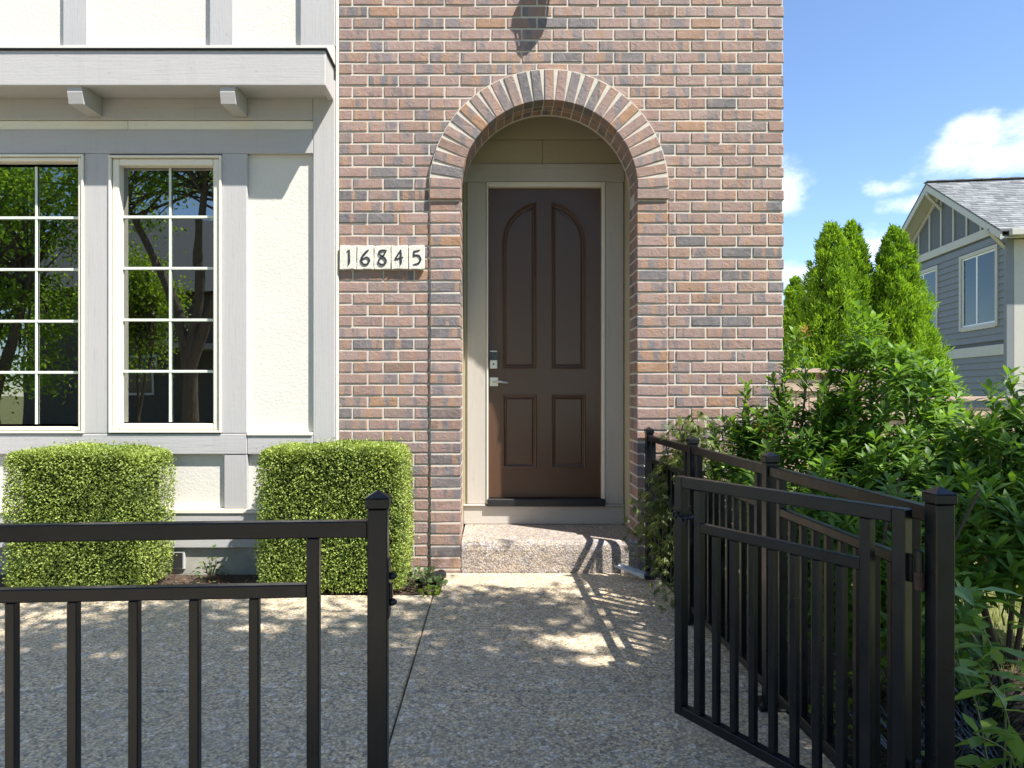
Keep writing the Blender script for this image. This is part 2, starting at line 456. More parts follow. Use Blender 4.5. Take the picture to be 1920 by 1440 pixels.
    def build(s, name, mat, parent=None, smooth=False, fix=False):
        me = s.mesh(name, mat, smooth)
        if fix:
            bm = bmesh.new(); bm.from_mesh(me); bmesh.ops.recalc_face_normals(bm, faces=bm.faces); bm.to_mesh(me); bm.free()
        return link(name, me, parent)
def link(name, me, parent=None, loc=None, rot=None):
    o = bpy.data.objects.new(name, me); COL.objects.link(o)
    if loc is not None: o.location = loc
    if rot is not None: o.rotation_euler = rot
    if parent: adopt(o, parent)
    return o
def bx(name, mat, parent, x0, x1, y0, y1, z0, z1, c=.004):
    """chamfered box whose origin sits at its own centre"""
    hx, hy, hz = (x1 - x0) / 2, (y1 - y0) / 2, (z1 - z0) / 2
    me = MB().box(-hx, hx, -hy, hy, -hz, hz, min(c, hx * .45, hy * .45, hz * .45)).mesh(name, mat)
    return link(name, me, parent, ((x0 + x1) / 2, (y0 + y1) / 2, (z0 + z1) / 2))

Y0 = 5.12                                            # front face of the brick wall
WX = lambda px, Y=Y0: (px - 925) * Y / F
WZ = lambda py, Y=Y0: CAM_H + (735 - py) * Y / F

def unit(a): return a / np.maximum(np.linalg.norm(a, axis=1, keepdims=True), 1e-9)
def leaf_mesh(name, mat, pos, dr, nr, L, W, rnd, shape='rhomb', fold=.25, droop=.12):
    pos = np.asarray(pos, float); n = len(pos); dr = unit(np.asarray(dr, float)); nr = np.asarray(nr, float)
    nr = unit(nr - dr * (nr * dr).sum(1, keepdims=True)); sd = np.cross(dr, nr)
    L = np.broadcast_to(np.asarray(L, float), (n,))[:, None]; W = np.broadcast_to(np.asarray(W, float), (n,))[:, None]
    P = lambda t, w: pos + dr * L * t + sd * W * w + nr * (abs(w) * fold * W - droop * L * t * t)
    if shape == 'rhomb':
        V = np.stack([P(0, 0), P(.55, .5), P(1, 0), P(.55, -.5), P(.5, 0)], 1); k = 5
        loops = np.array([0, 1, 2, 4, 0, 4, 2, 3]); tot = np.array([4, 4])
    else:
        V = np.stack([P(0, 0), P(.32, .3), P(.66, .5), P(1, 0), P(.66, -.5), P(.32, -.3), P(.32, 0), P(.66, 0)], 1); k = 8
        loops = np.array([0, 1, 6, 1, 2, 7, 6, 2, 3, 7, 0, 6, 5, 6, 7, 4, 5, 7, 3, 4]); tot = np.array([3, 4, 3, 3, 4, 3])
    me = bpy.data.meshes.new(name)
    me.vertices.add(n * k); me.vertices.foreach_set("co", V.reshape(-1))
    lv = (loops[None, :] + (np.arange(n) * k)[:, None]).reshape(-1).astype(np.int32)
    me.loops.add(len(lv)); me.loops.foreach_set("vertex_index", lv)
    tt = np.tile(tot, n); st = np.concatenate([[0], np.cumsum(tt)[:-1]]).astype(np.int32)
    me.polygons.add(len(tt)); me.polygons.foreach_set("loop_start", st)
    me.polygons.foreach_set("use_smooth", np.ones(len(tt), bool) if shape != 'rhomb' else np.zeros(len(tt), bool))
    a = me.attributes.new("rnd", 'FLOAT', 'POINT'); a.data.foreach_set("value", np.repeat(np.broadcast_to(rnd, (n,)), k).astype(np.float32))
    me.materials.append(M[mat]); me.update(calc_edges=True); me.validate()
    return me
def foliage(name, mat, parent, *a, **k):
    o = link(name, leaf_mesh(name, mat, *a, **k), parent); o["kind"] = "stuff"; return o
def rand_dirs(n):
    return unit(RNG.normal(size=(n, 3)))

# ------------------------------------------------------------------ ground, road, path
def sheet(name, mat, x0, x1, y0, y1, z, label=None):
    o = MB().add([(x0, y0, z), (x1, y0, z), (x1, y1, z), (x0, y1, z)], [(0, 1, 2, 3)]).build(name, mat)
    return tag(o, kind="structure")
def make_ground():
    m, n, l, b = new_mat("lawn_soil")
    v = ncoord(m, "World")
    c = nramp(m, nnoise(m, v, 3, 6, .65).outputs[0], [(.3, (.10, .11, .03)), (.55, (.20, .21, .07)), (.8, (.30, .27, .13))])
    l.new(c, b.inputs["Base Color"]); b.inputs["Roughness"].default_value = .95
    nbump(m, nnoise(m, v, 50, 5, .7).outputs[0], .9, .02, b); M["lawn"] = m
make_ground()
sheet("ground", "lawn", -400, 400, -400, 400, -.04)
sheet("road", "asphalt", -60, 60, -10.5, -4.2, -.03)
bed = sheet("planting_bed", "mulch", -8, -.33, 4.50, 5.6, -.02)
bed2 = sheet("planting_bed", "mulch", 1.2, 2.75, .2, 5.6, -.015)
path = tag(bpy.data.objects.new("path", None), kind="structure"); COL.objects.link(path)
tag(MB().add([(-8, -4, -.028), (1.24, -4, -.028), (1.24, 5.12, -.028), (-.36, 5.12, -.028), (-.36, 4.5, -.028), (-8, 4.5, -.028)], [(0, 1, 2, 3, 4, 5)]).build("path_bed", "mulch", path))
def slab(x0, x1, y0, y1):
    return bx("paving_slab", "aggregate", path, x0, x1, y0, y1, -.10, 0, .006)
for ya, yb in ((-4, -1.6), (-1.592, -.05), (-.042, 1.53), (1.538, 3.078), (3.086, 4.552)):
    slab(-.399, 1.24, ya, yb)
    xa = -8.0
    for xb in (-5.2, -2.8, -.407):
        slab(xa, xb, ya, min(yb, 4.545)); xa = xb + .008
slab(-.362, 1.235, 4.56, 5.098)

# ------------------------------------------------------------------ the townhouse
house = thing("townhouse", (0, Y0, 0), "cream and grey townhouse with arched brick entry and dark brown front door", "house")
XL, XR = WX(634), WX(1470)
ACX, ACZ, RIN, ROUT = WX(1029), WZ(356), .660, .888
PIT, HB = .08608, .0704                              # course pitch, brick height
LP, LB = (XR - XL) / 14.5, (XR - XL) / 14.5 - .0138  # stretcher pitch and length
ZTOP = 5.6
PL0, PL1 = ACX - ROUT, ACX - RIN                     # left pier
PR0, PR1 = ACX + RIN, ACX + ROUT
# mortar body of the brick wall with its arched opening
wall = MB()
yf, yb = Y0 + .0055, Y0 + .28
g = .008
def wall_front(mb, yf_, yb_, rr, xl, xr, zt, zb=-.1):
    n = 40
    arc = [(ACX - rr * math.cos(math.pi * i / n), ACZ + rr * math.sin(math.pi * i / n)) for i in range(n + 1)]
    for (a, b) in ((xl, ACX - rr), (ACX + rr, xr)):
        mb.add([(a, yf_, zb), (b, yf_, zb), (b, yf_, ACZ), (a, yf_, ACZ)], [(0, 1, 2, 3)])
        mb.add([(a, yb_, zb), (b, yb_, zb), (b, yb_, ACZ), (a, yb_, ACZ)], [(3, 2, 1, 0)])
    mb.add([(xl, yf_, zb), (xl, yb_, zb), (xl, yb_, zt), (xl, yf_, zt)], [(0, 3, 2, 1)])
    mb.add([(xr, yf_, zb), (xr, yb_, zb), (xr, yb_, zt), (xr, yf_, zt)], [(0, 1, 2, 3)])
    for s in (-1, 1):
        x = ACX + s * rr
        mb.add([(x, yf_, zb), (x, yb_, zb), (x, yb_, ACZ), (x, yf_, ACZ)], [(0, 1, 2, 3) if s < 0 else (3, 2, 1, 0)])
    for yy, flip in ((yf_, False), (yb_, True)):
        for i in range(n):
            (xa, za), (xb, zb_) = arc[i], arc[i + 1]
            q = [(xa, yy, za), (xb, yy, zb_), (xb, yy, zt), (xa, yy, zt)]
            mb.add(q, [(0, 1, 2, 3) if not flip else (3, 2, 1, 0)])
        for (a, b) in ((xl, ACX - rr), (ACX + rr, xr)):
            mb.add([(a, yy, ACZ), (b, yy, ACZ), (b, yy, zt), (a, yy, zt)], [(0, 1, 2, 3) if not flip else (3, 2, 1, 0)])
    for i in range(n):
        (xa, za), (xb, zb_) = arc[i], arc[i + 1]
        mb.add([(xa, yf_, za), (xb, yf_, zb_), (xb, yb_, zb_), (xa, yb_, za)], [(0, 1, 2, 3)])
wall_front(wall, yf, yb, RIN + .03, XL + g, XR - g, ZTOP)
brick_wall = wall.build("brick_wall", "mortar", house)
bx("side_wall", "mortar", house, XR - .25, XR - .012, Y0 + .2, Y0 + 9, -.1, ZTOP, 0.002)

def clip_poly(poly, nx, nz, d):
    out = []
    for i in range(len(poly)):
        p, q = poly[i], poly[(i + 1) % len(poly)]
        a, b = p[0] * nx + p[1] * nz - d, q[0] * nx + q[1] * nz - d
        if a >= 0: out.append(p)
        if (a >= 0) != (b >= 0):
            t = a / (a - b); out.append((p[0] + (q[0] - p[0]) * t, p[1] + (q[1] - p[1]) * t))
    return out
def area(p): return abs(sum(p[i][0] * p[(i + 1) % len(p)][1] - p[(i + 1) % len(p)][0] * p[i][1] for i in range(len(p)))) / 2
z_line = WZ(96.6)
bricks = []                                          # (polygon, weight)
row = 0
k = -int((ZTOP - z_line) / PIT)
while True:
    zt = z_line - k * PIT - .008; zb_ = zt - HB
    if zb_ < -.06: break
    x = XL - (LP / 2 if k % 2 else 0)
    while x < XR - .02:
        a, b = max(x, XL), min(x + LB, XR); x += LP
        if b - a < .03: continue
        polys = []
        if zt < ACZ + .004:
            for lo, hi in ((XL, PL0 - .012), (PR1 + .012, XR)):
                a2, b2 = max(a, lo), min(b, hi)
                if b2 - a2 > .028: polys.append([(a2, zb_), (b2, zb_), (b2, zt), (a2, zt)])
        else:
            p = [(a, zb_), (b, zb_), (b, zt), (a, zt)]
            rr = ROUT + .011
            def inside(q): return (q[0] - ACX) ** 2 + (q[1] - ACZ) ** 2 < rr * rr
            mx_, mz_ = (a + b) / 2, (zb_ + zt) / 2
            near = (min(max(ACX, a), b), min(max(ACZ, zb_), zt))
            if any(inside(q) for q in p) or inside(near) or inside((mx_, zb_)):
                # cut along the tangent of the ring at the brick's outermost free part
                dx, dz = mx_ - ACX, max(mz_, ACZ) - ACZ
                far = max(p, key=lambda q: (q[0] - ACX) ** 2 + (q[1] - ACZ) ** 2)
                dx, dz = (dx + far[0] - ACX) / 2, max(.0, (dz + far[1] - ACZ) / 2)
                ln = math.hypot(dx, dz); nx, nz = dx / ln, dz / ln
                if zb_ < ACZ: nx, nz = (1 if dx > 0 else -1), 0
                p = clip_poly(p, nx, nz, nx * ACX + nz * ACZ + rr)
            if len(p) >= 3 and area(p) > .0011: polys = [p]
        for p in polys:
            cx_ = sum(q[0] for q in p) / len(p); cz_ = sum(q[1] for q in p) / len(p)
            py = 735 - (cz_ - CAM_H) * 250; px = 925 + cx_ * 250
            w = area(p)
            if py < 84 or (px < 765 and py > 840) or (px > 1420 and py > 700) or (px > 1320 and py > 800) or py > 1085: w *= .01
            bricks.append((p, w))
    k += 1
bricks.sort(key=lambda t: -t[1])
variants = []
for i in range(8):
    mb = MB(); hx, hz = LB / 2, HB / 2
    mb.prism([(-hx, -hz), (hx, -hz), (hx, hz), (-hx, hz)], 0, .06, .0035, .0018)
    variants.append(mb.mesh("brick", "brick"))
for p, w in bricks[:300]:
    xs, zs = [q[0] for q in p], [q[1] for q in p]
    cx_, cz_ = (min(xs) + max(xs)) / 2, (min(zs) + max(zs)) / 2
    if len(p) == 4 and abs(area(p) - LB * HB) < 1e-6: me = random.choice(variants)
    else: me = MB().prism([(q[0] - cx_, q[1] - cz_) for q in p], 0, .06, .0035, .0012).mesh("brick", "brick")
    link("brick", me, brick_wall, (cx_, Y0 + random.uniform(-.0015, .0015), cz_))
mb = MB()
for p, w in bricks[300:]:
    mb.prism(p, Y0 + random.uniform(-.0015, .0015), Y0 + .06, .0035, .0012, rnd=random.uniform(.01, .99))
tag(mb.build("brick_courses", "brick", brick_wall), kind="stuff")

# arch ring and piers, both standing a little proud of the wall
arch = MB()
n = 54
yA = Y0 - .034
ring = []
for i in range(n + 1):
    t = math.pi * i / n; ring.append((math.cos(t), math.sin(t)))
for i in range(n):
    (c0, s0), (c1, s1) = ring[i], ring[i + 1]
    for (r0, r1, ya, yb_) in ((RIN + .004, ROUT + .006, yA + .0055, Y0 + .28),):
        q = lambda c, s, r, y: (ACX + c * r, y, ACZ + s * r)
        arch.add([q(c0, s0, r0, ya), q(c1, s1, r0, ya), q(c1, s1, r1, ya), q(c0, s0, r1, ya)], [(3, 2, 1, 0)])
        arch.add([q(c0, s0, r0, ya), q(c1, s1, r0, ya), q(c1, s1, r0, yb_), q(c0, s0, r0, yb_)], [(0, 1, 2, 3)])
        arch.add([q(c0, s0, r1, ya), q(c1, s1, r1, ya), q(c1, s1, r1, yb_), q(c0, s0, r1, yb_)], [(3, 2, 1, 0)])
arch_ring = arch.build("brick_arch", "mortar", house)
NV = 27
for i in range(NV):
    t = math.pi * (i + .5) / NV + random.uniform(-.004, .004)
    rc = (RIN + ROUT) / 2; hw = .0352
    me = MB().prism([(-(ROUT - RIN) / 2, -hw), ((ROUT - RIN) / 2, -hw), ((ROUT - RIN) / 2, hw), (-(ROUT - RIN) / 2, hw)], 0, .115, .0035, .0015).mesh("voussoir", "brick")
    link("voussoir", me, arch_ring, (ACX + rc * math.cos(t), yA + random.uniform(-.002, .002), ACZ + rc * math.sin(t)), (0, -t, 0))
    for ya, yb_ in ((.128, .188), (.198, .276)):
        me = MB().box(-.03, .03, -(yb_ - ya) / 2, (yb_ - ya) / 2, -.034, .034, .003).mesh("soffit_brick", "brick")
        link("soffit_brick", me, arch_ring, (ACX + (RIN + .030) * math.cos(t), yA + (ya + yb_) / 2, ACZ + (RIN + .030) * math.sin(t)), (0, -t, 0))
yP = Y0 - .017
for side, (a, b) in (("l", (PL0, PL1)), ("r", (PR0, PR1))):
    inner = b if side == "l" else a
    pier = MB().box(a + .006, b - .004 if side == "l" else b - .006, yP + .0055, Y0 + .279, -.1, ACZ + .02, 0).build("brick_pier", "mortar", house) if side == "l" else \
           MB().box(a + .004, b - .006, yP + .0055, Y0 + .279, -.1, ACZ + .02, 0).build("brick_pier", "mortar", house)
    # springer brick that carries the ring
    bx("springer", "brick", pier, a - .004, b + .004, yA - .002, yA + .11, ACZ - .076, ACZ - .006, .004)
    kk = 0
    z = ACZ - .092
    pme = [MB().prism([(-(b - a) / 2, -HB / 2), ((b - a) / 2, -HB / 2), ((b - a) / 2, HB / 2), (-(b - a) / 2, HB / 2)], 0, .118, .0035, .0018).mesh("pier_brick", "brick") for _ in range(5)]
    while z - HB > -.07:
        link("pier_brick", random.choice(pme), pier, ((a + b) / 2, yP + random.uniform(-.002, .002), z - HB / 2))
        sx = -1 if side == "l" else 1
        for ya, yb_ in ((.131, .205), (.217, .289)):
            x0 = inner if side == "r" else inner - .06
            bx("reveal_brick", "brick", pier, x0, x0 + .06, yP + ya, yP + yb_, z - HB, z, .003)
        z -= PIT

# porch behind the arch
YD = 5.86
YS = YD + .02                                        # door slab plane
xs0, xs1 = ACX - RIN - .012, ACX + RIN + .045
zd = lambda py, Y=YD: WZ(py, Y)
bx("porch_side", "porch_siding", house, xs0 - .05, xs0, Y0 + .281, YD + .1, .0, 3.9, .002)
bx("porch_side", "porch_siding", house, xs1, xs1 + .05, Y0 + .281, YD + .1, .0, 3.9, .002)
bx("porch_ceiling", "twig", house, xs0, xs1, Y0 + .281, YD + .1, 3.86, 3.9, .002)
bx("porch_back", "porch_siding", house, xs0, xs1, YD + .10, YD + .16, .0, 3.9, .002)
for i, (za, zb_) in enumerate(((zd(308), zd(263.6)), (zd(262.4), zd(219)), (zd(218), zd(190)))):
    o = bx("siding_board", "porch_siding", house, xs0 + .002, .42 if i == 0 else xs1 - .002, YD - .012, YD + .09, za, zb_, .003)
    if i == 0: bx("siding_board", "porch_siding", house, .4225, xs1 - .002, YD - .012, YD + .09, za, zb_, .003)
XD0, XD1 = WX(916, YS), WX(1126, YS)
ZD0, ZD1 = zd(932, YS), zd(354, YS)
bx("door_head", "porch_trim_x", house, xs0 + .002, xs1 - .002, YD - .034, YD + .09, zd(343), zd(309), .004)
bx("door_side_board", "porch_trim_z", house, WX(876, YD), XD0 - .019, YD - .03, YD + .09, zd(944), zd(343) - .002, .004)
bx("door_side_board", "porch_trim_z", house, XD1 + .030, WX(1168, YD), YD - .03, YD + .09, zd(944), zd(343) - .002, .004)
bx("casing_strip", "porch_siding", house, xs0 + .001, WX(876, YD) - .001, YD - .012, YD + .09, .226, zd(309) - .002, .002)
bx("casing_strip", "porch_siding", house, WX(1168, YD) + .001, xs1 - .001, YD - .012, YD + .09, .226, zd(309) - .002, .002)
bx("door_jamb", "vinyl", house, XD0 - .017, XD0 - .002, YD - .04, YD + .09, zd(944), zd(343) - .004, .003)
bx("door_jamb", "vinyl", house, XD1 + .002, XD1 + .028, YD - .04, YD + .09, zd(944), zd(343) - .004, .003)
bx("door_jamb", "vinyl", house, XD0 - .001, XD1 + .001, YD - .04, YD + .09, ZD1 + .002, zd(343) - .004, .003)
bx("door_plinth", "porch_trim_x", house, xs0 + .002, xs1 - .002, YD - .036, YD + .09, .225, zd(945) - .012, .004)
bx("plinth_cap", "porch_trim_x", house, xs0 + .002, XD0 - .019, YD - .055, YD + .09, zd(945) - .010, zd(944) - .002, .003)
bx("plinth_cap", "porch_trim_x", house, XD1 + .030, xs1 - .002, YD - .055, YD + .09, zd(945) - .010, zd(944) - .002, .003)
bx("threshold", "black_rubber", house, XD0 - .010, XD1 + .026, YD - .075, YD + .05, zd(945) - .010, ZD0 - .004, .006)

# door with moulded panels
def door_slab():
    bm = bmesh.new()
    k_ = YS / F
    y_ = YD + .012
    px = lambda p: (p - 925) * k_
    pz = lambda p: CAM_H + (735 - p) * k_
    outer = [(XD0, ZD0), (XD1, ZD0), (XD1, ZD1), (XD0, ZD1)]
    ccx, ccz, rr = px(1019.5), pz(456), 78 * k_
    def arcpanel(s):
        xi = px(1005.5) if s < 0 else px(1033)
        xo = px(941.5) if s < 0 else px(1097)
        pts = [(xo, pz(692)), (xi, pz(692))] if s < 0 else [(xi, pz(692)), (xo, pz(692))]
        t1 = math.acos(min(1, abs(xi - ccx) / rr))
        arc = []
        for i in range(15):
            t = t1 * (1 - i / 14)
            arc.append((ccx + s * rr * math.cos(t), ccz + rr * math.sin(t)))
        return pts + arc if s < 0 else [pts[0], pts[1]] + arc[::-1]
    def rect(a, b, t, u): return [(px(a), pz(u)), (px(b), pz(u)), (px(b), pz(t)), (px(a), pz(t))]
    holes = [arcpanel(-1), arcpanel(1), rect(942, 1006, 740, 877), rect(1033, 1098, 740, 877)]
    edges = []
    def loop(poly, y):
        vs_ = [bm.verts.new((p[0], y, p[1])) for p in poly]
        return vs_, [bm.edges.new((vs_[i], vs_[(i + 1) % len(vs_)])) for i in range(len(vs_))]
    ov, oe = loop(outer, y_); edges += oe
    hv = []
    for h in holes:
        a = sum(h[i][0] * h[(i + 1) % len(h)][1] - h[(i + 1) % len(h)][0] * h[i][1] for i in range(len(h)))
        if a < 0: h.reverse()
        v_, e_ = loop(h, y_); edges += e_; hv.append((h, v_))
    bmesh.ops.triangle_fill(bm, edges=edges, use_beauty=True)
    # drop the faces that filled the holes
    def inpoly(p, poly):
        c = False
        for i in range(len(poly)):
            (x1, z1), (x2, z2) = poly[i - 1], poly[i]
            if (z1 > p[1]) != (z2 > p[1]) and p[0] < (x2 - x1) * (p[1] - z1) / (z2 - z1) + x1: c = not c
        return c
    dead = [f for f in bm.faces if any(inpoly((f.calc_center_median().x, f.calc_center_median().z), h) for h, _ in hv)]
    bmesh.ops.delete(bm, geom=dead, context='FACES_ONLY')
    def inset(poly, d):
        out = []; n_ = len(poly)
        for i in range(n_):
            p0, p1, p2 = Vector(poly[i - 1]), Vector(poly[i]), Vector(poly[(i + 1) % n_])
            d1 = (p1 - p0).normalized(); d2 = (p2 - p1).normalized()
            n1 = Vector((-d1.y, d1.x)); n2 = Vector((-d2.y, d2.x))
            q = p1 + (n1 + n2) * (d / max(.3, 1 + n1.dot(n2))); out.append((q.x, q.y))
        return out
    for h, v_ in hv:
        prev = v_
        for d, dy in ((.003, -.006), (.009, -.009), (.016, -.004), (.021, .012), (.030, .013), (.036, .006), (.042, .004)):
            cur = [bm.verts.new((p[0], y_ + dy, p[1])) for p in inset(h, d)]
            for i in range(len(h)):
                j = (i + 1) % len(h); bm.faces.new((prev[i], prev[j], cur[j], cur[i]))
            prev = cur
        bm.faces.new(prev)
    # slab edges
    bk = [bm.verts.new((p[0], y_ + .045, p[1])) for p in outer]
    for i in range(4):
        j = (i + 1) % 4; bm.faces.new((ov[j], ov[i], bk[i], bk[j]))
    bm.faces.new(bk)
    bmesh.ops.recalc_face_normals(bm, faces=bm.faces)
    me = bpy.data.meshes.new("front_door"); bm.to_mesh(me); bm.free(); me.materials.append(M["door_paint"])
    return link("front_door", me, house)
door = door_slab()
dk = lambda p: (p - 925) * (YS - .01) / F
dz = lambda p: CAM_H + (735 - p) * (YS - .01) / F
lock = bx("smart_lock", "nickel", door, dk(918), dk(933), YD - .02, YD + .013, dz(691.5), dz(657), .005)
bx("keypad", "black_glass", door, dk(918.8), dk(932.2), YD - .0225, YD - .0195, dz(676), dz(660), .001)
cyl = MB(); cyl.tube([(dk(925.5), YD - .033, dz(683)), (dk(925.5), YD - .02, dz(683))], .018, 16).build("lock_cylinder", "nickel", door)
MB().tube([(dk(925.5), YD - .0345, dz(683)), (dk(925.5), YD - .033, dz(683))], .008, 12).build("key_slot", "vent_dark", door)
hd = MB(); hd.box(dk(918), dk(934.2), YD + .002, YD + .013, dz(724), dz(707.5), .002)
handle = hd.build("door_handle", "nickel", door)
lv = MB(); lv.tube([(dk(926), YD + .003, dz(715)), (dk(926), YD - .05, dz(715))], .011, 14)
lv.tube([(dk(925), YD - .048, dz(715)), (dk(938), YD - .052, dz(716.3)), (dk(952), YD - .05, dz(717.6))], [.0105, .0095, .0085], 12)
lv.build("lever", "nickel", door)

# ---- left bay: grey boards, stucco, windows
YB = Y0 - .025
bay = tag(bpy.data.objects.new("window_bay", None)); COL.objects.link(bay); bay.location = (0, YB, 0); adopt(bay, house)
bX = lambda p: WX(p, YB); bZ = lambda p: WZ(p, YB)
XLB = bX(-330)
def board(name, mat, p0, p1, t, u, front=0.0, th=.06, c=.004):
    return bx(name, mat, bay, bX(p0), bX(p1), YB + front, YB + front + th, bZ(u), bZ(t), c)
# wall behind everything (with window openings left free)
ST = .038
def stucco(p0, p1, t, u): return bx("stucco_panel", "stucco", bay, bX(p0), bX(p1), YB + ST, YB + ST + .05, bZ(u), bZ(t), .002)
stucco(462, 587, 284, 818)
stucco(-330, -95, 284, 818)
for a, b in ((-330, -94), (-52, 166), (-60, 422), (460, 587)):
    pass
stucco(-330, 422, 850, 966); stucco(462, 587, 850, 966)
# upright boards
board("upright_board", "grey_trim_z", 587, 628, 150, 830)
board("upright_board", "grey_trim_z", 158.5, 205, 288, 812.5)
board("upright_board", "grey_trim_z", 416, 463, 288, 812.5)
board("upright_board", "grey_trim_z", -95, -45.5, 288, 812.5)
for a, b in ((420, 463.5), (587, 628), (118, 160)):
    board("lower_upright", "grey_trim_z", a, b, 852.5, 953 if a != 587 else 1027)
board("header_board", "grey_trim_x", -330, 586.5, 243, 287.5, .002)
board("header_board", "grey_trim_x", -330, 586.5, 170, 224, .004)
board("frieze_strip", "cream_trim", -330, 237, 224.6, 242.4, .016)
board("frieze_strip", "cream_trim", 237.6, 586.5, 224.6, 242.4, .016)
board("sill_board", "grey_trim_x", -330, 463, 813.5, 851.5, -.004)
board("sill_board", "grey_trim_x", 463.6, 586.5, 817.5, 851.5, -.002)
board("panel_sill", "cream_trim", 463.6, 586.5, 810.5, 816.8, -.012, .07)
board("panel_sill", "cream_trim", -330, 586.5, 954, 962.5, -.014, .07)
board("base_board", "grey_trim_x", -330, 586.5, 963.3, 1027, -.004)
board("corner_strip", "cream_trim", 628.6, 633.5, -140, 1027, .012)
bx("corner_backing", "cream_trim", house, bX(596), XL + .12, YB + .092, YB + .2, -.1, ZTOP, .002)
fnd = bx("foundation", "found_conc", house, bX(-330), bX(633), YB + .03, YB + .25, -.12, bZ(1028), .004)
vt = bx("foundation_vent", "vent_sleeve", house, bX(312), bX(345), YB + .012, YB + .029, bZ(1068), bZ(1034), .003)
bx("vent_mesh", "vent_dark", vt, bX(315.5), bX(341.5), YB + .006, YB + .0115, bZ(1065), bZ(1037), .001)
# canopy
yC0, yC1 = 4.83, YB
cX = lambda p: WX(p, yC0); cZ = lambda p: WZ(p, yC0)
canopy = tag(bpy.data.objects.new("window_canopy", None)); COL.objects.link(canopy); canopy.location = (cX(300), YB, cZ(100)); adopt(canopy, house)
bx("fascia_board", "grey_trim_x", canopy, XLB, cX(610), yC0, yC0 + .045, cZ(160), cZ(94), .005)
bx("fascia_return", "grey_trim_x", canopy, cX(610) - .046, cX(610) - .002, yC0 + .046, yC1 - .002, cZ(160) + .003, cZ(94) - .003, .004)
bx("soffit", "grey_trim_x", canopy, XLB, cX(610) - .048, yC0 + .046, yC1 - .002, cZ(160) + .02, cZ(160) + .035, .002)
bx("canopy_roof", "flashing", canopy, XLB, cX(610) + .014, yC0 - .014, yC1 - .002, cZ(94) + .001, cZ(91.5) + .002, .002)
for a in (130, 415, -165):
    w_ = .105; xx = WX(a, 4.87); z1 = cZ(160) + .018; z0 = z1 - .135
    pr = [(4.846, z1), (4.846, z1 - .06), (4.862, z0), (yC1 - .003, z0 - .0), (yC1 - .003, z1)]
    mb = MB(); nn = len(pr)
    mb.add([(xx, y, z) for y, z in pr] + [(xx + w_, y, z) for y, z in pr],
           [tuple(range(nn)), tuple(range(2 * nn - 1, nn - 1, -1))] + [(i, i + nn, (i + 1) % nn + nn, (i + 1) % nn) for i in range(nn)])
    mb.build("canopy_bracket", "grey_trim_x", canopy, fix=True)
# storey above the canopy
bx("stucco_panel", "stucco", house, XLB, bX(628), YB + ST, YB + ST + .05, bZ(88), ZTOP, .002)
bx("belt_strip", "cream_trim", house, XLB, bX(627), YB - .01, YB + ST - .001, bZ(120), bZ(86.5), .003)
for a, b in ((118, 163), (393, 437), (563, 628), (-155, -110)):
    bx("upright_board", "grey_trim_z", house, bX(a), bX(b), YB, YB + ST - .001, bZ(86), ZTOP, .004)

def window(p0, p1, t, u, gp, gx, gz, deep, label):
    """p0..u outer pixels, gp = glass edges (left, right, top, bottom), grille lines"""
    w = tag(bpy.data.objects.new("window", None), label); COL.objects.link(w); w.location = (bX((p0 + p1) / 2), YB, bZ(u)); adopt(w, house)
    fr = MB()
    def rect_frame(mb, a, b, c_, d, w_, y0, y1, ch=.003):
        mb.box(bX(a), bX(a + w_), y0, y1, bZ(d), bZ(c_), ch); mb.box(bX(b - w_), bX(b), y0, y1, bZ(d), bZ(c_), ch)
        mb.box(bX(a + w_) + .0005, bX(b - w_) - .0005, y0 + .0005, y1, bZ(c_ + w_), bZ(c_), ch); mb.box(bX(a + w_) + .0005, bX(b - w_) - .0005, y0 + .0005, y1, bZ(d), bZ(d - w_), ch)
    rect_frame(fr, p0, p1, t, u, 4.2, YB - .016, YB + .075)
    fr.build("outer_frame", "vinyl", w)
    sa = MB(); rect_frame(sa, p0 + 5.2, p1 - 5.2, t + 5.2, u - 5.2, gp[0] - p0 - 5.2, YB + .004 + deep, YB + .085, .006)
    sa.build("sash", "vinyl", w)
    xs = [gp[0]] + gx + [gp[1]]; zs = [gp[2]] + gz + [gp[3]]
    yg = YB + .062 + deep
    for i in range(len(xs) - 1):
        for j in range(len(zs) - 1):
            hx, hz = (bX(xs[i + 1]) - bX(xs[i])) / 2, (bZ(zs[j]) - bZ(zs[j + 1])) / 2
            me = MB().box(-hx + .0003, hx - .0003, -.003, .003, -hz + .0003, hz - .0003).mesh("pane", "glass")
            link("pane", me, w, ((bX(xs[i]) + bX(xs[i + 1])) / 2, yg + .016, (bZ(zs[j]) + bZ(zs[j + 1])) / 2), (R(random.uniform(-.12, .12)), 0, R(random.uniform(-.12, .12))))
    for x_ in gx: bx("grille_bar", "grille", w, bX(x_ - 2.2), bX(x_ + 2.2), yg - .002, yg + .008, bZ(gp[3]), bZ(gp[2]), .002)
    for z_ in gz: bx("grille_bar", "grille", w, bX(gp[0]), bX(gp[1]), yg - .004, yg + .006, bZ(z_ + 2.5), bZ(z_ - 2.5), .002)
    return w
w1 = window(205, 416, 292, 811.5, (222, 401, 310, 792), [311.5], [403, 500.5, 598.5, 696], .0, "casement window with narrow sash beside stucco panel")
w2 = window(-45, 158, 290, 812.5, (-33, 150, 308, 796), [58.5], [405, 503, 601, 698], -.006, "wider fixed window at the outer end of the bay")
mb = MB(); mb.tube([(bX(239), YB + .2, bZ(340)), (bX(240), YB + .2, bZ(768))], .0025, 6); mb.build("blind_cord", "cord", w1)
MB().tube([(bX(240), YB + .2, bZ(768)), (bX(240), YB + .2, bZ(772)), (bX(240), YB + .2, bZ(790))], [.003, .009, .011], 8).build("cord_pull", "tassel", w1)
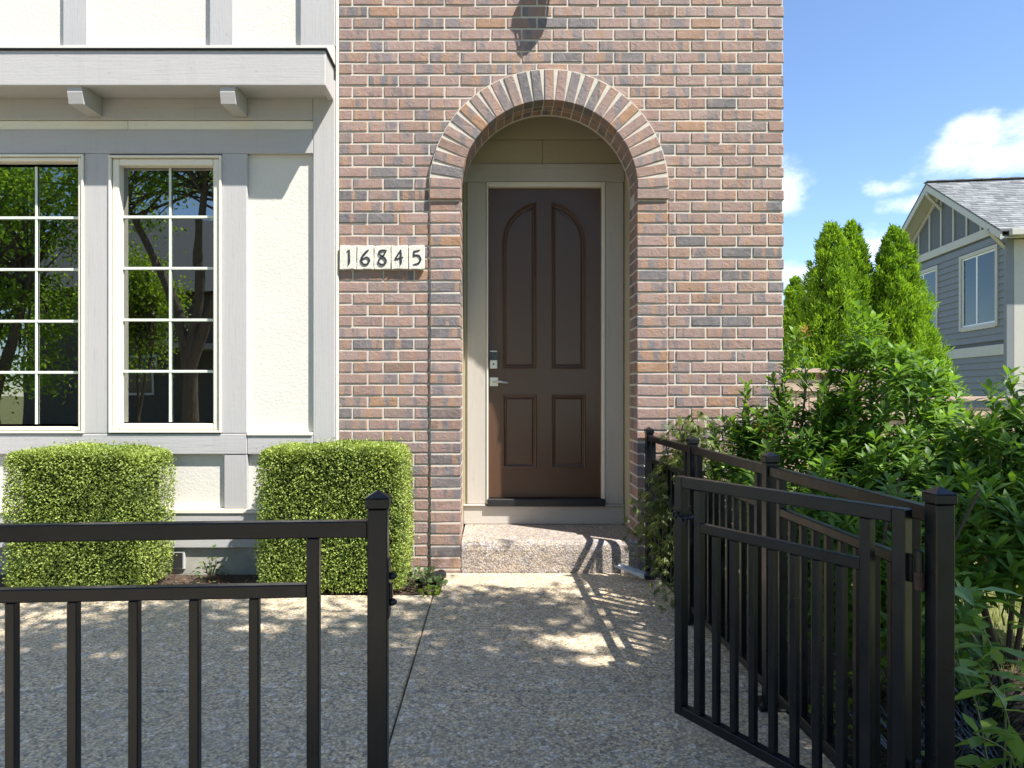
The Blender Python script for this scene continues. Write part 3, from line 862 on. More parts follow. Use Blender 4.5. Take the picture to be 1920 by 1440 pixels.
# dim room behind the windows
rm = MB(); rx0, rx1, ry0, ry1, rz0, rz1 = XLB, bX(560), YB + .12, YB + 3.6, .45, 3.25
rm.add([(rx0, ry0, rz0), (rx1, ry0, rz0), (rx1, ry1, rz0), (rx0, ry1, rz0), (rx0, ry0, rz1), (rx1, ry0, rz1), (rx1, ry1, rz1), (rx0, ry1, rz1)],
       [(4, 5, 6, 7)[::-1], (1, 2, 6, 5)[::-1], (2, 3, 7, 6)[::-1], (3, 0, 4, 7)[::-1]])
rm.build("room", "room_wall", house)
bx("room_floor", "room_floor", house, rx0, rx1, ry0 - .03, ry1, rz0 - .06, rz0 - .001, .002)
# wall zones round the openings, inside face
for a, b, t, u in ((-330, -46, 286, 814), (159, 204, 286, 814), (417, 590, 286, 814), (-330, 590, 240, 286), (-330, 590, 814, 960)):
    bx("inner_wall", "room_wall", house, bX(a), bX(b), YB + .092, YB + .118, bZ(u), bZ(t), .001)

# ------------------------------------------------------------------ concrete step
stp = MB(); x0, x1 = ACX - RIN + .006, ACX + RIN + .028
prof = [(5.105, -.05), (5.108, .17), (5.115, .205), (5.13, .228), (5.155, .236), (YD, .222), (YD, -.05)]
nn = len(prof)
stp.add([(x0, y, z) for y, z in prof] + [(x1, y, z) for y, z in prof],
        [tuple(range(nn)), tuple(range(2 * nn - 1, nn - 1, -1))] + [(i, i + nn, (i + 1) % nn + nn, (i + 1) % nn) for i in range(nn)])
step = tag(stp.build("entry_step", "aggregate_step", fix=True), "single exposed aggregate concrete step below the arched doorway", "step")

# ------------------------------------------------------------------ house number tiles
def catmull(pts, n=7):
    P = [Vector(p) for p in pts]; P = [P[0] * 2 - P[1]] + P + [P[-1] * 2 - P[-2]]; out = []
    for i in range(1, len(P) - 2):
        for k_ in range(n):
            t = k_ / n
            out.append(.5 * ((2 * P[i]) + (P[i + 1] - P[i - 1]) * t + (2 * P[i - 1] - 5 * P[i] + 4 * P[i + 1] - P[i + 2]) * t * t + (3 * P[i] - P[i - 1] - 3 * P[i + 1] + P[i + 2]) * t ** 3))
    return out + [P[-2]]
DIG = {  # strokes of (x, y, half width) in hundredths of the digit height
    '1': [[(-10, 88, 2), (0, 93, 4), (8, 100, 3)], [(6, 98, 4), (5, 70, 5.5), (6, 35, 6), (5, 12, 6), (-2, 0, 2)]],
    '6': [[(24, 100, 3), (8, 86, 5.5), (-16, 58, 6.5), (-25, 28, 6.5), (-12, 5, 6), (10, 3, 6), (26, 20, 6), (26, 38, 6), (12, 50, 4.5), (-10, 42, 3.5), (-20, 30, 2)]],
    '8': [[(28, 96, 3), (8, 97, 5), (-16, 90, 6), (-20, 74, 5), (-2, 58, 5), (18, 42, 6), (25, 22, 6), (12, 4, 6), (-10, 3, 6), (-24, 18, 5.5), (-18, 38, 5), (2, 58, 4), (20, 80, 4), (28, 97, 3)]],
    '4': [[(10, 100, 4), (-2, 82, 5), (-18, 56, 5), (-28, 40, 5), (-18, 38, 5), (6, 46, 5), (24, 50, 3)], [(8, 99, 4), (9, 70, 5.5), (8, 35, 6.5), (10, 15, 6), (4, -2, 1.5)]],
    '5': [[(-20, 90, 4), (0, 91, 5), (16, 96, 4), (24, 100, 2)], [(-18, 90, 4), (-17, 76, 5), (-18, 60, 5), (-4, 64, 5), (14, 60, 6), (26, 44, 6), (24, 24, 6), (8, 8, 5.5), (-22, 2, 2.5)]],
}
tile_px = [(638.4, 669.4), (670.6, 701.4), (702.6, 733.2), (734.8, 765.8), (767.4, 796.4)]
for ch, (a, b) in zip("16845", tile_px):
    x0, x1, z0, z1 = WX(a), WX(b), WZ(506), WZ(462)
    t = MB(); nx_, nz_ = 5, 6; pts = []
    for i in range(nx_): pts.append((x0 + (x1 - x0) * i / (nx_ - 1), z0))
    for i in range(1, nz_): pts.append((x1, z0 + (z1 - z0) * i / (nz_ - 1)))
    for i in range(1, nx_): pts.append((x1 - (x1 - x0) * i / (nx_ - 1), z1))
    for i in range(1, nz_ - 1): pts.append((x0, z1 - (z1 - z0) * i / (nz_ - 1)))
    pts = [(p[0] + random.uniform(-.0022, .0022), p[1] + random.uniform(-.003, .003)) for p in pts]
    t.prism(pts, Y0 - .031 + random.uniform(-.002, .002), Y0 - .004, .003, .0006)
    o = t.build("number_tile", "stone_tile")
    tag(o, "off-white stone tile bearing a dark numeral %s on brick wall" % {"1": "one", "6": "six", "8": "eight", "4": "four", "5": "five"}[ch], "number tile", "house number tiles")
    dg = MB(); H = .112; cx_ = (x0 + x1) / 2 + (.004 if ch == '1' else 0); cz_ = (z0 + z1) / 2 - H / 2
    for li, st in enumerate(DIG[ch]):
        pl = catmull([(p[0], p[1], p[2]) for p in st])
        L_, R_ = [], []
        for i, p in enumerate(pl):
            d = (pl[min(i + 1, len(pl) - 1)] - pl[max(i - 1, 0)]); d = Vector((d.x, d.y)); d.normalize()
            nv = Vector((-d.y, d.x)); h = max(1.0, p.z) * 1.02
            L_.append((p.x + nv.x * h, p.y + nv.y * h)); R_.append((p.x - nv.x * h, p.y - nv.y * h))
        yy = Y0 - .0362 - li * .0007; n_ = len(pl)
        vv = [(cx_ + q[0] * H / 100, yy, cz_ + q[1] * H / 100) for q in L_ + R_] + [(cx_ + q[0] * H / 100, Y0 - .030, cz_ + q[1] * H / 100) for q in L_ + R_]
        ff = []
        for i in range(n_ - 1):
            ff.append((i, n_ + i, n_ + i + 1, i + 1)); ff.append((i, i + 1, 2 * n_ + i + 1, 2 * n_ + i)); ff.append((n_ + i, 3 * n_ + i, 3 * n_ + i + 1, n_ + i + 1))
        ff.append((0, 2 * n_, 3 * n_, n_)); ff.append((n_ - 1, 2 * n_ - 1, 4 * n_ - 1, 3 * n_ - 1))
        dg.add(vv, ff)
    dg.build("numeral", "ink", o)

# ------------------------------------------------------------------ wall lantern over the arch
LY = Y0 - .15; LX = .492; LZ = 4.30
lan = thing("wall_lantern", (LX, Y0, LZ), "black wall lantern mounted on the brick above the arch", "lantern")
MB().lathe((LX, LY, LZ), [(.002, 0), (.012, .012), (.016, .028), (.008, .042), (.03, .052), (.062, .075), (.068, .082)], 12).build("finial", "lamp_black", lan)
cage = MB()
for i in range(6):
    t = 2 * math.pi * i / 6
    cage.tube([(LX + .064 * math.cos(t), LY + .064 * math.sin(t), LZ + .08), (LX + .085 * math.cos(t), LY + .085 * math.sin(t), LZ + .33)], .006, 6)
cage.build("cage", "lamp_black", lan)
MB().lathe((LX, LY, LZ), [(.055, .084), (.075, .325)], 12).build("lamp_glass", "glass", lan)
MB().lathe((LX, LY, LZ), [(.10, .33), (.10, .345), (.05, .41), (.02, .43), (.018, .46)], 12).build("lamp_roof", "lamp_black", lan)
arm = MB(); arm.box(LX - .05, LX + .05, Y0 - .022, Y0 - .002, LZ + .14, LZ + .42, .004)
arm.tube([(LX, Y0 - .02, LZ + .38), (LX, Y0 - .09, LZ + .50), (LX, LY, LZ + .52), (LX, LY, LZ + .45)], .009, 8)
arm.build("wall_bracket", "lamp_black", lan)

# ------------------------------------------------------------------ metal fences and gate
def cap_mesh(s):
    mb = MB(); h = s / 2 + .005
    mb.box(-h, h, -h, h, 0, .028, .003)
    mb.add([(-h, -h, .0281), (h, -h, .0281), (h, h, .0281), (-h, h, .0281), (0, 0, .046)], [(0, 1, 4), (1, 2, 4), (2, 3, 4), (3, 0, 4)])
    return mb.mesh("post_cap", "metal")
CAP = cap_mesh(.052)
def member(name, parent, p, q, w, d, mat="metal"):
    """square tube between two points; w across (plan), d in height for level members"""
    p, q = Vector(p), Vector(q); L_ = (q - p).length; c = (p + q) / 2
    if abs((q - p).z) > .9 * L_:
        me = MB().box(-w / 2, w / 2, -d / 2, d / 2, -L_ / 2, L_ / 2, .003).mesh(name, mat); return me, c
    return MB().box(-L_ / 2, L_ / 2, -w / 2, w / 2, -d / 2, d / 2, .003).mesh(name, mat), c
def fence_run(root, A, B, ht, pick, posts=(), zt=1.034, zm=.872, zb=.10, inner=.115):
    """rails, inner stiles and pickets of one panel between two post centres"""
    A, B = Vector((*A, 0)), Vector((*B, 0)); d = (B - A); L_ = d.length; d.normalize(); ang = math.atan2(d.y, d.x)
    half = .026
    def rail(name, s0, s1, z, h, w=.034):
        me = MB().box(-(s1 - s0) / 2, (s1 - s0) / 2, -w / 2, w / 2, -h / 2, h / 2, .003).mesh(name, "metal")
        c = A + d * ((s0 + s1) / 2); link(name, me, root, (c.x, c.y, z - h / 2), (0, 0, ang))
    def upright(name, s, z0, z1, w):
        me = MB().box(-w / 2, w / 2, -w / 2, w / 2, -(z1 - z0) / 2, (z1 - z0) / 2, .0025).mesh(name, "metal")
        c = A + d * s; link(name, me, root, (c.x, c.y, (z0 + z1) / 2), (0, 0, ang))
    rail("top_rail", half, L_ - half, zt, .043)
    rail("bottom_rail", half, L_ - half, zb, .034)
    rail("middle_rail", inner + .015, L_ - inner - .015, zm, .034, .030)
    for s in (inner, L_ - inner): upright("inner_stile", s, zb + .0005, zt - .0435, .032)
    for s in pick(inner, L_ - inner): upright("picket", s, zb + .0005, zm - .0345, .025)
def post(root, x, y, ang, h=1.046, base=True):
    me = MB().box(-.026, .026, -.026, .026, -h / 2, h / 2, .003).mesh("post", "metal")
    p = link("post", me, root, (x, y, h / 2 + .002), (0, 0, ang))
    link("post_cap", CAP, p, (x, y, h + .003), (0, 0, ang))
    if base:
        bp = MB().box(-.07, .07, -.07, .07, 0, .008, .002)
        for i in (-1, 1):
            for j in (-1, 1):
                bp.lathe((.052 * i, .052 * j, .008), [(.013, 0), (.013, .010), (.010, .018), (.004, .023), (.001, .024)], 8)
        link("base_plate", bp.mesh("base_plate", "metal"), p, (x, y, .0025), (0, 0, ang))
    return p
even = lambda pitch: (lambda a, b: [a + (b - a) * (i + 1) / (max(1, round((b - a) / pitch))) for i in range(max(1, round((b - a) / pitch)) - 1)])
# right-hand boundary fence running to the wall
rf = thing("boundary_fence", (1.19, 2.9, 0), "long black metal picket fence between path and leafy shrubs", "fence", "black metal fencing")
P4 = [(1.217, 1.862), (1.195, 2.95), (1.173, 4.02), (1.152, 5.045)]
rang = math.atan2(P4[3][1] - P4[0][1], P4[3][0] - P4[0][0])
for p in P4: post(rf, p[0], p[1], rang)
for i in range(3): fence_run(rf, P4[i], P4[i + 1], 1.034, even(.098))
# left-hand front fence
lf = thing("front_fence", (-.9, 1.77, 0), "black metal picket fence in front of hedges, ending in a latch post", "fence", "black metal fencing")
Lp = Vector((-.302, 1.792)); Ld = Vector((-1.0, -.062)).normalized()
post(lf, Lp.x, Lp.y, math.atan2(Ld.y, Ld.x))
Lq = Lp + Ld * 2.115
post(lf, Lq.x, Lq.y, math.atan2(Ld.y, Ld.x))
fence_run(lf, Lp, Lq, 1.034, lambda a, b: [a + .151 * (i + 1) for i in range(12) if a + .151 * (i + 1) < b - .05], zt=1.016, zm=.853, inner=.167)
lat = MB(); lx = Lp.x + .026
lat.box(lx + .0005, lx + .0045, Lp.y - .018, Lp.y + .018, WZ(1158, 1.79), WZ(1048, 1.79), .001)
lat.box(lx + .0050, lx + .012, Lp.y - .012, Lp.y + .012, WZ(1122, 1.79), WZ(1094, 1.79), .002)
latch = lat.build("latch_keeper", "metal", lf)
for py in (1080, 1129):
    z = WZ(py, 1.79); MB().tube([(lx + .0045, Lp.y, z), (lx + .012, Lp.y, z), (lx + .019, Lp.y, z), (lx + .023, Lp.y, z)], [.010, .010, .0075, .002], 12).build("latch_stop", "metal", lf, smooth=True)
# gate swung inwards
gt = thing("garden_gate", (1.185, 1.89, 0), "open black metal picket gate with scrolled latch, hinged on capped post", "gate")
GA, GB = Vector((.722, 2.675)), Vector((1.165, 1.915)); gd = (GB - GA).normalized(); gl = (GB - GA).length; ga = math.atan2(gd.y, gd.x)
def gm(name, s0, s1, z0, z1, w, mat="metal", off=0.0, parent=None):
    me = MB().box(-(s1 - s0) / 2, (s1 - s0) / 2, -w / 2, w / 2, -(z1 - z0) / 2, (z1 - z0) / 2, .003).mesh(name, mat)
    c = GA + gd * ((s0 + s1) / 2); return link(name, me, parent or gt, (c.x - gd.y * off, c.y + gd.x * off, (z0 + z1) / 2), (0, 0, ga))
gm("stile", 0, .038, .10, 1.024, .040); gm("stile", gl - .038, gl, .10, 1.024, .040)
gm("top_rail", .0385, gl - .0385, .982, 1.0235, .040)
gm("bottom_rail", .0385, gl - .0385, .1005, .138, .038)
si0, si1 = .096, gl - .135
gm("inner_stile", si0, si0 + .032, .1385, .9815, .032); gm("inner_stile", si1, si1 + .032, .1385, .9815, .032)
gm("middle_rail", si0 + .0325, si1 - .0005, .824, .858, .032)
for i in range(7):
    s = si0 + .016 + (si1 - si0) * (i + 1) / 8; gm("picket", s - .0125, s + .0125, .1385, .8235, .025)
def scroll(c, sgn):
    pts = []
    for i in range(14):
        t = i / 13 * 1.6 * math.pi; r_ = .004 + .011 * i / 13
        pts.append((sgn * (-.034 + r_ * math.cos(t)), .006 - r_ * math.sin(t)))
    for i in range(14):
        t = (1 - i / 13) * 1.6 * math.pi; r_ = .004 + .011 * (1 - i / 13)
        pts.append((sgn * (.012 - r_ * math.cos(t)), -.006 + r_ * math.sin(t)))
    return pts
for off, sgn in ((.034, 1), (-.034, -1)):
    c = GA + gd * .055; base = Vector((c.x - gd.y * off, c.y + gd.x * off, .868))
    mb = MB(); mb.tube([base + Vector((gd.x * a, gd.y * a, b)) for a, b in scroll(c, 1)], .0045, 6)
    mb.build("latch_scroll", "metal", gt, smooth=True)
mb = MB(); c = GA + gd * .062; mb.tube([(c.x + gd.y * .045, c.y - gd.x * .045, .868), (c.x - gd.y * .045, c.y + gd.x * .045, .868)], .006, 8)
mb.tube([(c.x, c.y, .862), (c.x, c.y, .915)], .005, 8); mb.build("latch_bar", "metal", gt)
for z0, zr in ((.86, True), (.28, False)):
    hc = (GB + Vector((P4[0][0] - .026, P4[0][1]))) / 2
    MB().tube([(hc.x, hc.y, z0 - .005), (hc.x, hc.y, z0 + .05), (hc.x, hc.y, z0 + .056)], [.011, .011, .007], 12).build("hinge_barrel", "metal", gt)
    MB().tube([(hc.x, hc.y, z0 - .055), (hc.x, hc.y, z0 - .006)], .0125, 12).build("hinge_barrel", "rust" if zr else "metal", gt)
    gm("hinge_leaf", gl - .004, gl + .012, z0 - .04, z0 + .04, .006)

# ------------------------------------------------------------------ clipped box hedges
def hedge(cx_, cy_, w, d, h, n, label, seed):
    rng = np.random.default_rng(seed)
    root = thing("box_hedge", (cx_, cy_, 0), label, "hedge", "clipped box hedges by the wall")
    # rounded box surface by sampling directions on a superellipsoid, area-weighted by rejection
    u = rng.uniform(-1, 1, (n * 3, 3)); ax = rng.choice(3, n * 3, p=[.2, .5, .3]); sg = rng.choice([-1, 1], n * 3)
    sg[ax == 2] = 1; sg[ax == 1] = np.where(rng.random((ax == 1).sum()) < .8, -1, 1)
    u[np.arange(n * 3), ax] = sg
    pw = 13.0
    s = (np.abs(u) ** pw).sum(1, keepdims=True) ** (1 / pw); p = u / s
    nn_ = unit(np.sign(p) * np.abs(p) ** (pw - 1)); p = p[:n]; nn_ = nn_[:n]
    dep = rng.random((n, 1)) ** 1.6 * .09
    sc = np.array([w / 2, d / 2, h / 2]); pos = p * sc + np.array([cx_, cy_, h / 2]);
    # slight billow of the clipped faces
    bil = .009 * np.sin(pos[:, :1] * 7 + seed) * np.cos(pos[:, 2:3] * 6 + seed * 2) + .008 * np.sin(pos[:, :1] * 17 + 1) * np.sin(pos[:, 2:3] * 15)
    top = np.clip((p[:, 2:3] - .8) * 5, 0, 1); pos[:, 2:3] -= top * .015 * p[:, :1] ** 2
    out = (rng.random((n, 1)) < .05) * rng.random((n, 1)) ** 2 * .045
    pos = pos + nn_ * (bil - dep + out)
    pos[:, 2] = np.maximum(pos[:, 2], .015)
    dr = nn_ * .7 + rng.normal(size=(n, 3)) * .75 + np.array([0, 0, .35])
    nr = nn_ * .6 + np.array([0, 0, .6]) + rng.normal(size=(n, 3)) * .6
    patch = .14 * np.sin(pos[:, 0] * 9 + seed) * np.sin(pos[:, 2] * 8 + 2 * seed) + .10 * np.sin(pos[:, 0] * 23) * np.sin(pos[:, 2] * 19 + seed)
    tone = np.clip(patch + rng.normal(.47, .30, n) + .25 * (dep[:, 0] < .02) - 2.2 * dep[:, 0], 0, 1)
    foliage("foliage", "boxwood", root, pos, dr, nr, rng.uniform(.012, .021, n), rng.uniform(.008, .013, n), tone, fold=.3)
    core = MB(); core.box(cx_ - w / 2 + .07, cx_ + w / 2 - .07, cy_ - d / 2 + .07, cy_ + d / 2 - .07, .05, h - .085, .05); core.build("dark_core", "hedge_core", root)  # dark box added to block see-through, its colour stands in for inner shade
    st = MB()
    for i in range(5):
        x = cx_ - w / 2 + w * (i + .5) / 5; st.tube([(x, cy_, -.03), (x + .02, cy_, .15)], .014, 6)
    st.build("stem", "twig", root)
hedge(-2.796, 4.765, .95, .48, .965, 62000, "low clipped box hedge under the two windows", 3)
hedge(-1.092, 4.79, 1.0, .50, .985, 64000, "clipped box hedge against the corner where stucco meets brick", 5)

# ------------------------------------------------------------------ whorled evergreen shrubs behind the fence
def whorls(tips, axes, rng, per=(10, 15), L=(.072, .115), W=(.022, .033), tiers=2):
    P, D, N_, LL, WW, T = [], [], [], [], [], []
    for p, a in zip(tips, axes):
        a = Vector(a).normalized(); u = a.orthogonal().normalized(); v = a.cross(u)
        n_ = rng.integers(*per); ph = rng.random() * 6.28; tone = rng.random()
        for i in range(n_):
            t = ph + i * 2.39996; f = i / n_
            e = R(28 + 62 * f + rng.normal() * 9)
            rd = u * math.cos(t) + v * math.sin(t)
            P.append(Vector(p) - a * (.055 * f)); D.append(a * math.cos(e) + rd * math.sin(e)); N_.append(a * math.sin(e) - rd * math.cos(e))
            LL.append(rng.uniform(*L) * (.65 + .35 * min(1, f * 3 + .3))); WW.append(rng.uniform(*W)); T.append(np.clip(.55 * tone + .3 * (1 - f) + rng.normal() * .12, 0, 1))
    return np.array(P), np.array(D), np.array(N_), np.array(LL), np.array(WW), np.array(T)
def shrub(blobs, spires, n, label, seed, base, mats=("pieris",)):
    rng = np.random.default_rng(seed)
    root = thing("evergreen_shrub", (base[0], base[1], 0), label, "shrub", "glossy evergreen shrubs behind the fence")
    tips, axes = [], []
    vol = np.array([b[1][0] * b[1][1] * b[1][2] for b in blobs]) ** (2 / 3); vol /= vol.sum()
    while len(tips) < n:
        c, r_ = blobs[rng.choice(len(blobs), p=vol)]
        d = rng.normal(size=3); d /= np.linalg.norm(d)
        if d[2] < -.55: continue
        q = np.array(c) + d * np.array(r_) * (.62 + .42 * rng.random() ** .6)
        if q[2] < .08 or q[1] > 5.02 and q[0] < XR + .1: continue
        if q[0] < 1.27 and q[2] < 1.1: continue
        if q[0] > 1.88 and q[1] < 3.95 and q[2] < .5: continue
        tips.append(q); axes.append((d[0] * .55, d[1] * .55, .9 + .5 * max(0, d[2])))
    stems = MB()
    for (x, y, z, hgt) in spires:
        k_ = 0; zz = z
        lean = rng.normal(size=2) * .03
        while zz > z - hgt:
            tips.append((x + lean[0] * k_, y + lean[1] * k_, zz)); axes.append((rng.normal() * .15, rng.normal() * .15, 1)); zz -= rng.uniform(.06, .085); k_ -= .3
        stems.tube([(x, y, z - .01), (x + lean[0] * -2, y, z - hgt * .6), (x + rng.normal() * .05, y, z - hgt - .35)], [.003, .0055, .008], 5)
    for p, a in list(zip(tips, axes))[::3]:
        a_ = Vector(a).normalized(); b0 = Vector(p) - a_ * .12
        stems.tube([Vector(p), b0, b0 * .62 + Vector((base[0], base[1], max(.1, b0.z - .35))) * .38], [.0025, .0035, .005], 4, cap=False)
    stems.build("stem", "stem_green", root); stems = MB()
    for i in range(7):
        t = i * .9; stems.tube([(base[0] + .06 * math.cos(t), base[1] + .06 * math.sin(t), -.02), (base[0] + .25 * math.cos(t), base[1] + .2 * math.sin(t), .45), (base[0] + .5 * math.cos(t), base[1] + .35 * math.sin(t), .95)], [.014, .010, .005], 6)
    stems.build("woody_stem", "twig", root)
    P, D, N_, LL, WW, T = whorls(tips, axes, rng)
    foliage("foliage", "pieris", root, P, D, N_, LL, WW, T, shape='long', fold=.22, droop=.22)
    return root
sp1 = [(1.88, 4.25, 1.70, .45), (1.98, 4.35, 1.58, .3), (2.08, 4.2, 1.52, .3), (2.22, 4.15, 1.86, .65), (2.30, 4.2, 1.80, .5), (2.38, 4.25, 1.80, .45), (2.16, 4.05, 1.62, .4), (1.62, 4.35, 1.38, .3), (1.76, 4.3, 1.42, .3),
       (2.42, 4.05, 1.60, .4), (2.52, 4.1, 1.55, .4), (2.32, 3.95, 1.58, .3), (1.93, 4.0, 1.36, .3), (2.60, 4.0, 1.42, .3), (2.05, 3.9, 1.40, .25)]
shA = shrub([((1.95, 4.25, .75), (.52, .42, .58)), ((2.35, 4.1, .98), (.44, .42, .66)), ((1.60, 4.45, .72), (.28, .3, .45)), ((2.2, 3.7, .62), (.5, .4, .5))], sp1, 980,
            "tall glossy evergreen shrub overlapping the brick wall corner", 11, (2.1, 4.15))
sp2 = [(2.55, 3.5, 1.36, .3), (2.72, 3.6, 1.44, .35), (2.80, 3.55, 1.42, .3), (2.40, 3.35, 1.18, .25), (2.62, 3.35, 1.22, .2), (2.92, 3.6, 1.36, .3)]
shB = shrub([((2.65, 3.5, .72), (.42, .42, .56)), ((2.25, 3.1, .55), (.42, .35, .42)), ((2.95, 3.6, .75), (.35, .35, .5))], sp2, 620,
            "lower glossy evergreen shrub with a red tipped shoot near the neighbouring house", 13, (2.6, 3.45))
shC = shrub([((1.62, 3.15, .48), (.33, .40, .42)), ((1.75, 2.85, .42), (.25, .28, .36)), ((1.48, 3.75, .52), (.22, .35, .40))], [(1.6, 3.3, 1.0, .2), (1.75, 3.0, .95, .2), (1.5, 3.75, 1.05, .2), (1.85, 2.9, .86, .15)], 360,
            "low evergreen shrub pressed against the back of the metal fence", 17, (1.7, 3.1))
rng = np.random.default_rng(2)
for pts, mt, par in (([(2.78, 3.52, 1.40)], "red_growth", shB), ([(1.66, 4.2, 1.10), (1.70, 4.18, 1.13), (1.63, 4.22, 1.13)], "new_growth", shA), ([(2.42, 4.1, 1.60), (1.92, 4.2, 1.74)], "new_growth", shA)):
    P, D, N_, LL, WW, T = whorls(pts, [(0, 0, 1)] * len(pts), rng, per=(12, 16), L=(.04, .065), W=(.01, .014))
    foliage("new_growth", mt, par, P, D, N_, LL, WW, T, shape='long')

# laceleaf maple hanging over the path end of the fence
def laceleaf(label):
    rng = np.random.default_rng(21)
    root = thing("laceleaf_maple", (1.30, 4.62, 0), label, "shrub")
    br = MB(); P, D, N_, T = [], [], [], []
    ends = [(.97, 4.55, .62), (1.02, 4.45, .40), (1.05, 4.35, .12), (.98, 4.65, .30), (1.12, 4.2, .06), (1.08, 4.6, .78), (1.2, 4.4, .80), (1.33, 4.3, .88), (1.45, 4.2, .95), (1.6, 4.3, 1.02), (1.0, 4.5, .50), (1.06, 4.4, .25), (1.14, 4.25, .42), (1.02, 4.6, .18), (1.25, 4.15, .72), (1.5, 4.5, .93), (1.38, 4.5, .99), (1.15, 4.5, .9), (1.10, 4.15, .05), (.93, 4.6, .44)]
    for ex, ey, ez in ends:
        s = Vector((1.30, 4.62, .05)); top = Vector((1.28 + rng.normal() * .05, 4.6, max(.5, ez) + .12)); e = Vector((ex, ey, ez))
        pts = [s, s.lerp(top, .6), top, top.lerp(e, .5) + Vector((0, 0, .06)), e]
        cv = catmull(pts, 6); br.tube(cv, [max(.0016, .009 * (1 - i / len(cv))) for i in range(len(cv))], 5)
        for q in cv[len(cv) // 2:]:
            for _ in range(3):
                c = q + Vector(rng.normal(size=3) * .035)
                ax = Vector((rng.normal() * .5 - .25, rng.normal() * .5 - .35, -.25)).normalized(); side = ax.orthogonal().normalized(); upv = side.cross(ax)
                if upv.z < 0: upv = -upv
                side = ax.cross(upv); tone = rng.random()
                for a in (-1.25, -.8, -.4, 0, .4, .8, 1.25):
                    d = ax * math.cos(a) + side * math.sin(a)
                    P.append(c); D.append(d); N_.append(upv); T.append(np.clip(tone + rng.normal() * .1, 0, 1))
    br.build("branch", "twig", root)
    n_ = len(P)
    foliage("foliage", "laceleaf", root, np.array(P), np.array(D), np.array(N_), rng.uniform(.03, .055, n_), rng.uniform(.006, .010, n_), np.array(T), droop=.25)
laceleaf("lacy leaved maple drooping over the path beside the step")

# leafy stems in the near corner by the gate post, every large leaf its own piece
def leafy_stem(label):
    rng = np.random.default_rng(31)
    root = thing("broadleaf_shrub", (1.62, 2.18, 0), label, "shrub")
    st = MB()
    lm = [leaf_mesh("leaf", "big_leaf", np.zeros((1, 3)), np.array([[1., 0, 0]]), np.array([[0, 0, 1.]]), .115 * s, .042 * s, t, shape='long', fold=.2, droop=.25) for s, t in ((1, .3), (.85, .6), (1.1, .8), (.7, .95))]
    stems = [((1.62, 2.15, 0), (1.49, 2.1, .52)), ((1.64, 2.2, 0), (1.55, 2.2, .66)), ((1.65, 2.15, 0), (1.44, 2.05, .33)), ((1.67, 2.1, 0), (1.62, 2.0, .45)), ((1.65, 2.25, 0), (1.47, 2.35, .58)), ((1.63, 2.1, 0), (1.39, 2.2, .16)), ((1.67, 2.2, 0), (1.64, 2.1, .72))]
    for a, b in stems:
        a, b = Vector(a), Vector(b); mid = (a + b) / 2 + Vector((.05, 0, .06)); cv = catmull([a, mid, b], 6)
        st.tube(cv, [.0036 - .002 * i / len(cv) for i in range(len(cv))], 6)
        for i, q in enumerate(cv[5:]):
            for k_ in range(1 if i < 4 else 2):
                t = rng.random() * 6.28; el = rng.uniform(-.3, .5)
                if i >= 5: el = rng.uniform(0, .9)
                o = link("leaf", lm[rng.integers(4)], root, q, (rng.normal() * .3, -el, t))
    st.build("stem", "stem_green", root, smooth=True)
leafy_stem("broad leaved light green shrub stems just behind the gate post")

# dark strappy grass clumps, yellow-green ground plants
def strap_clump(x, y, label, seed, n=170, mat="mondo", L=.30, W=.008, sp=.8):
    rng = np.random.default_rng(seed)
    root = thing("strap_grass" if mat == "mondo" else "ground_plant", (x, y, 0), label, "plant", "dark strappy grass clumps" if mat == "mondo" else "low yellow-green plants")
    t = rng.random(n) * 6.28; e = rng.uniform(.25, 1.3, n)
    D = np.stack([np.cos(t) * np.cos(e) * sp, np.sin(t) * np.cos(e) * sp, np.sin(e)], 1)
    N_ = np.stack([-np.cos(t) * np.sin(e), -np.sin(t) * np.sin(e), np.cos(e)], 1)
    P = np.stack([x + rng.normal(size=n) * .05, y + rng.normal(size=n) * .05, np.zeros(n)], 1)
    foliage("blades", mat, root, P, D, N_, rng.uniform(.6, 1.1, n) * L, W, rng.random(n), shape='long', droop=.5)
for i, (x, y) in enumerate(((1.50, 2.35), (1.64, 2.42), (1.78, 2.55), (1.90, 2.72), (1.68, 2.24), (1.98, 2.85), (1.44, 2.2))):
    strap_clump(x, y, "clump of dark strappy grass growing in the mulch beside the gate post", 40 + i)
def leafy_mound(x, y, r_, h, label, seed, mat, n=240, L=.045, W=.018, cat="plant", grp=None, name="ground_plant"):
    rng = np.random.default_rng(seed)
    root = thing(name, (x, y, 0), label, cat, grp)
    th = rng.random(n) * 6.28; rr = np.sqrt(rng.random(n)) * r_
    P = np.stack([x + rr * np.cos(th), y + rr * np.sin(th), .01 + h * (1 - (rr / r_) ** 2) * rng.random(n)], 1)
    D = np.stack([np.cos(th), np.sin(th), rng.uniform(.1, 1.0, n)], 1) + rng.normal(size=(n, 3)) * .5
    N_ = np.stack([np.cos(th) * .3, np.sin(th) * .3, np.ones(n)], 1) + rng.normal(size=(n, 3)) * .35
    foliage("foliage", mat, root, P, D, N_, rng.uniform(.7, 1.2, n) * L, W, rng.random(n), shape='long')
    st = MB()
    for i in range(6):
        t = i * 1.05; st.tube([(x, y, -.02), (x + r_ * .5 * math.cos(t), y + r_ * .5 * math.sin(t), h * .6)], .003, 5)
    st.build("stem", "twig", root)
leafy_mound(1.43, 2.0, .16, .14, "low yellow-green leafy plant at the foot of the gate post", 61, "brightleaf", 260, grp="low yellow-green plants")
leafy_mound(1.56, 2.02, .16, .10, "low yellow-green leafy plant below the broad leaved stems", 62, "brightleaf", 240, grp="low yellow-green plants")
